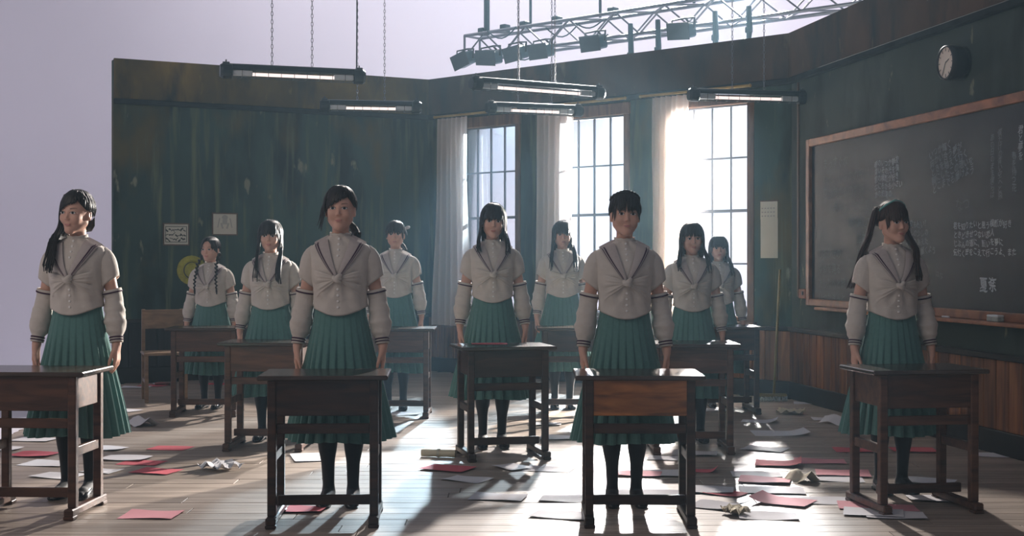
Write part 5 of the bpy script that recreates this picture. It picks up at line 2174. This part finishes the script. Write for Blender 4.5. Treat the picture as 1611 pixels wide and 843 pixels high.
def sheet(mat, px, py, ang, label, kind='flat', w=0.21, l=0.297, z=0.0, seed=None):
    PAPER_N[0] += 1
    rr = random.Random(500 + PAPER_N[0] if seed is None else seed)
    if z > 0:
        s = (py - HY) / (EYE - z)
        loc = Vector(((px - CX) / s, FPX / s, z + 0.002))
    else:
        loc = floor_pt(px, py)
        loc.z = 0.0012 + 0.0035 * (PAPER_N[0] % 3)
    mb = MB()
    nu, nv = 8, 10
    ph, amp = rr.uniform(0, 6), rr.uniform(0.001, 0.004)
    cu = rr.uniform(-1, 1)
    rows = []
    for i in range(nv + 1):
        row = []
        for j in range(nu + 1):
            u, v = j / nu - 0.5, i / nv - 0.5
            x, y = u * w * 0.95, v * l * 0.95
            h = amp * (1 + math.sin(v * 5 + ph + u * 3)) * (abs(u) * 1.3 + abs(v) * 0.8)
            if kind == 'curl':
                e = max(0, (v if cu > 0 else -v) - 0.10) / 0.4
                h += 0.026 * e * e
                y -= (1 if cu > 0 else -1) * 0.012 * e * e
            elif kind == 'tent':
                h += max(0, 0.052 * (1 - abs(u) * 2.2)) + 0.01 * math.sin(v * 9)
                x *= 0.82
            elif kind == 'crumple':
                h += 0.018 + 0.017 * math.sin(u * 13 + ph) * math.cos(v * 11 + ph * 2) + 0.012 * math.sin(u * 27 + v * 19)
                h = max(0.0, h)
                x *= 0.8; y *= 0.75
            row.append(Vector((x, y, h)))
        rows.append(row)
    mb.grid(rows)
    under = [[p - Vector((0, 0, 0.0006)) for p in r] for r in rows]
    mb.grid([r[::-1] for r in under])
    o = build(mb, 'paper_sheet', M[mat], None, loc, (0, 0, math.radians(ang)), smooth=True)
    grp = {'paper': 'white sheets scattered on the floor', 'pink': 'pink sheets scattered on the floor', 'red': 'red sheets scattered on the floor', 'cream_paper': 'cream sheets scattered on the floor'}[mat]
    return tag(o, label, 'paper', grp)


FW = 'paper'
SHEETS = [
    # right of the room
    (FW, 1270, 635, 80, 'small white sheet on the floor close to the mop in the panelled corner', 'flat', 0.17, 0.24),
    ('cream_paper', 1244, 651, 70, 'crumpled brownish sheet on the bright floor patch below the mop corner', 'crumple'),
    (FW, 1196, 663, 75, 'white sheet on the floor beside the foot of the back row desk by the corner', 'curl'),
    (FW, 1307, 660, 85, 'flat white sheet lying behind the folded one left of the blackboard girl', 'flat'),
    (FW, 1322, 667, 40, 'white sheet folded up like a little roof near the blackboard girl\'s skirt', 'tent'),
    (FW, 1228, 682, 88, 'broad pale sheet in the shadow between the corner desk and the pink pile', 'curl', 0.30, 0.42),
    (FW, 1203, 707, 60, 'pale sheet just above the pink pile on the sunlit floor', 'flat'),
    ('red', 1226, 731, 78, 'red sheet on top of the pink pile on the sunlit floor', 'curl', 0.24, 0.30),
    ('pink', 1290, 726, 82, 'faded pink sheet right of the red one on the sunlit floor', 'flat', 0.22, 0.32),
    ('red', 1347, 709, 85, 'red sheet lying against the front leg of the desk by the blackboard, window side', 'flat'),
    ('red', 1437, 709, 85, 'red sheet seen between the legs of the desk by the blackboard', 'flat'),
    (FW, 1564, 716, 80, 'single white sheet near the panelled wall beyond the blackboard desk', 'flat', 0.19, 0.26),
    (FW, 1460, 757, 62, 'white sheet on the floor under the desk by the blackboard', 'flat'),
    ('pink', 1326, 746, 80, 'pale pink sheet peeping out behind a white one left of the blackboard desk', 'flat', 0.24, 0.32),
    (FW, 1318, 754, 82, 'white sheet covering a pale pink one left of the blackboard desk', 'flat'),
    ('cream_paper', 1260, 757, 30, 'cream sheet folded to a small tent on the sunlit floor', 'tent', 0.16, 0.18),
    ('pink', 1203, 757, 75, 'pale pink sheet beside the small cream tent', 'flat'),
    (FW, 1190, 747, 85, 'white sheet under the edge of the pink ones on the sunlit floor', 'flat'),
    (FW, 1214, 772, 84, 'long white sheet in front of the small cream tent', 'flat', 0.22, 0.36),
    ('pink', 1230, 790, 60, 'pink sheet with a lifted corner nearest the lower edge of the sunlit floor', 'curl', 0.23, 0.32),
    (FW, 1296, 788, 86, 'clean white sheet right of the lifted pink sheet', 'flat'),
    ('red', 1141, 777, 55, 'red sheet beside the leg of the orange panelled desk', 'flat', 0.15, 0.21),
    (FW, 1112, 772, 80, 'white sheet next to the leg of the orange panelled desk, by the red one', 'flat'),
    ('red', 1108, 741, 75, 'small dark red sheet in the shade behind the orange panelled desk leg', 'curl', 0.13, 0.18),
    (FW, 1133, 797, 60, 'white sheet in front of the red sheet at the orange panelled desk leg', 'curl'),
    ('cream_paper', 1157, 809, 20, 'crumpled scrap of cream paper on the glare right of the orange panelled desk', 'crumple', 0.14, 0.16),
    (FW, 1208, 812, 84, 'white sheet at the front of the sunlit floor under the lifted pink sheet', 'flat'),
    ('pink', 1358, 797, 80, 'pink sheet by the near foot of the blackboard desk, under a white one', 'flat', 0.20, 0.26),
    (FW, 1374, 808, 75, 'white sheet by the near foot of the desk at the blackboard', 'flat'),
    ('pink', 1402, 799, 84, 'pink sheet inside the legs of the blackboard desk', 'flat', 0.2, 0.26),
    (FW, 1408, 811, 80, 'white sheet over a pink one inside the legs of the blackboard desk', 'flat'),
    (FW, 1468, 786, 85, 'white sheet just behind the lower stretcher of the blackboard desk', 'flat', 0.18, 0.26),
    # centre
    (FW, 1055, 721, 80, 'white sheet behind the orange panelled desk, against the next desk\'s feet', 'flat'),
    (FW, 1046, 745, 85, 'large white sheet seen through the open side of the orange panelled desk', 'flat', 0.25, 0.36),
    (FW, 1020, 779, 84, 'white sheet under the orange panelled desk behind its lower stretcher', 'flat', 0.25, 0.36),
    (FW, 1124, 645, 80, 'white sheet in the light behind the sunlit second row desk', 'flat'),
    (FW, 1093, 714, 80, 'white sheet between the feet of the sunlit second row desk', 'flat'),
    ('red', 704, 738, 65, 'red sheet on the floor left of the angled dark desk\'s foot', 'flat', 0.22, 0.30),
    (FW, 735, 754, 60, 'white sheet touching the red one in front of the angled dark desk', 'flat', 0.19, 0.26),
    (FW, 784, 783, 78, 'white sheet alone in front of the angled dark desk, nearest the camera', 'flat'),
    (FW, 806, 736, 35, 'white sheet half under the lower front edge of the angled dark desk', 'flat', 0.17, 0.22),
    (FW, 864, 738, 75, 'white sheet at the other foot of the angled dark desk', 'flat', 0.22, 0.30),
    (FW, 882, 689, 85, 'white sheet behind the far legs of the angled dark desk', 'flat'),
    (FW, 858, 668, 88, 'narrow white sheet in the shadow behind the angled dark desk', 'flat', 0.15, 0.25),
    (FW, 893, 785, 82, 'white sheet just left of the orange panelled desk\'s leg', 'flat'),
    (FW, 884, 811, 70, 'white sheet in front, left of the foot of the orange panelled desk', 'flat'),
    ('pink', 1006, 747, 80, 'pale pink sheet near the feet of the girl with braided up hair', 'flat', 0.19, 0.26),
    (FW, 632, 651, 85, 'white sheet by the feet of the smiling girl with the hair ornament', 'flat'),
    (FW, 490, 720, 15, 'white sheet lying behind the near black desk, seen between its legs', 'flat', 0.25, 0.36),
    ('red', 480, 803, 85, 'red sheet under the near black desk at the shoes of the tall girl', 'flat', 0.16, 0.20),
    # left
    (FW, 213, 609, 88, 'white sheet lying along the dark panelling by the left end of the set', 'flat', 0.20, 0.30),
    ('red', 240, 607, 85, 'red sheet on the floor along the dark panelling', 'flat', 0.20, 0.28),
    (FW, 258, 605, 20, 'white sheet propped up at the foot of the dark panelling', 'curl'),
    ('red', 337, 604, 85, 'red sheet far back behind the legs of the small girl with plaits', 'flat', 0.2, 0.28),
    (FW, 199, 646, 60, 'small white sheet beside the skirt of the girl with hair over her shoulder', 'flat', 0.17, 0.24),
    (FW, 223, 669, 40, 'white sheet bent up like a low tent right of the first girl\'s skirt', 'tent'),
    ('red', 268, 705, 80, 'red sheet lying alone on the planks left of the second row desk', 'flat', 0.20, 0.27),
    (FW, 168, 706, 75, 'white sheet partly behind the front leg of the first brown desk', 'flat', 0.18, 0.24),
    (FW, 197, 722, 82, 'white sheet under the edge of a red one right of the first brown desk', 'flat'),
    ('red', 223, 728, 80, 'red sheet overlapping a white one right of the first brown desk', 'flat', 0.20, 0.27),
    ('red', 246, 742, 72, 'red sheet with its corner in shadow, lowest of the overlapping pair', 'flat', 0.20, 0.27),
    (FW, 348, 738, 55, 'bent white sheet in the desk shadows before the second row plaited girl', 'crumple', 0.24, 0.30),
    (FW, 160, 741, 70, 'white sheet just behind the right legs of the first brown desk', 'flat', 0.16, 0.22),
    (FW, 55, 692, 80, 'white sheet under the hem of the first girl\'s skirt', 'flat', 0.20, 0.28),
    ('red', 55, 716, 82, 'red sheet seen through the legs of the first brown desk', 'flat', 0.21, 0.27),
    (FW, 75, 729, 78, 'white sheet below the red one, seen through the first brown desk', 'flat', 0.24, 0.30),
    (FW, 91, 749, 70, 'white sheet lowest of three seen through the first brown desk', 'flat', 0.20, 0.28),
    (FW, 3, 707, 80, 'white sheet at the edge of the planks beside the first brown desk', 'flat', 0.17, 0.24),
    ('pink', 238, 810, 86, 'pink sheet nearest the camera in front of the first brown desk', 'flat', 0.22, 0.28),
]
for row in SHEETS:
    mat, px, py, ang, lab = row[:5]
    kind = row[5] if len(row) > 5 else 'flat'
    w, l = (row[6], row[7]) if len(row) > 7 else (0.21, 0.297)
    sheet(mat, px, py, ang, lab, kind, w, l)
sheet('red', 770, 541, 93, 'red sheet lying on the top of the angled dark desk', 'flat', 0.16, 0.24, z=DH)

# rolled paper on the floor
loc = floor_pt(690, 719)
t = thing('paper_roll', 'cream roll of paper lying on the floor left of the angled dark desk', 'paper roll', loc, math.radians(-12))
mb = MB()
rows = []
for i in range(9):
    x = -0.11 + 0.22 * i / 8
    rows.append([Vector((x, 0.026 * (0.62 + 0.38 * j / 30) * math.cos(j * 2 * pi / 14), 0.026 + 0.026 * (0.62 + 0.38 * j / 30) * math.sin(j * 2 * pi / 14))) for j in range(31)])
mb.grid(rows)
build(mb, 'rolled_sheet', M['cream_paper'], t, smooth=True)
mb = MB(); mb.tube([(-0.008, 0, 0.026), (0.008, 0, 0.026)], 0.0275, 14, caps=False); build(mb, 'paper_band', M['card'], t)

# ------------------------------------------------------------------ haze in the room
mb = MB(); mb.box((0.0, 11.0, 4.6), (24.0, 24.0, 10.0))
hz = build(mb, 'haze', [])
hm = bpy.data.materials.new('studio_haze')
hm.use_nodes = True
nt = hm.node_tree
nt.nodes.clear()
out = nt.nodes.new('ShaderNodeOutputMaterial')
vs = nt.nodes.new('ShaderNodeVolumeScatter')
vs.inputs['Color'].default_value = (0.50, 0.78, 1.0, 1)
vs.inputs['Density'].default_value = 0.004
vs.inputs['Anisotropy'].default_value = 0.6
nt.links.new(vs.outputs[0], out.inputs['Volume'])
hz.data.materials.append(hm)
hz['kind'] = 'stuff'
hz['label'] = 'thin bluish studio haze filling the room'
hz['category'] = 'haze'
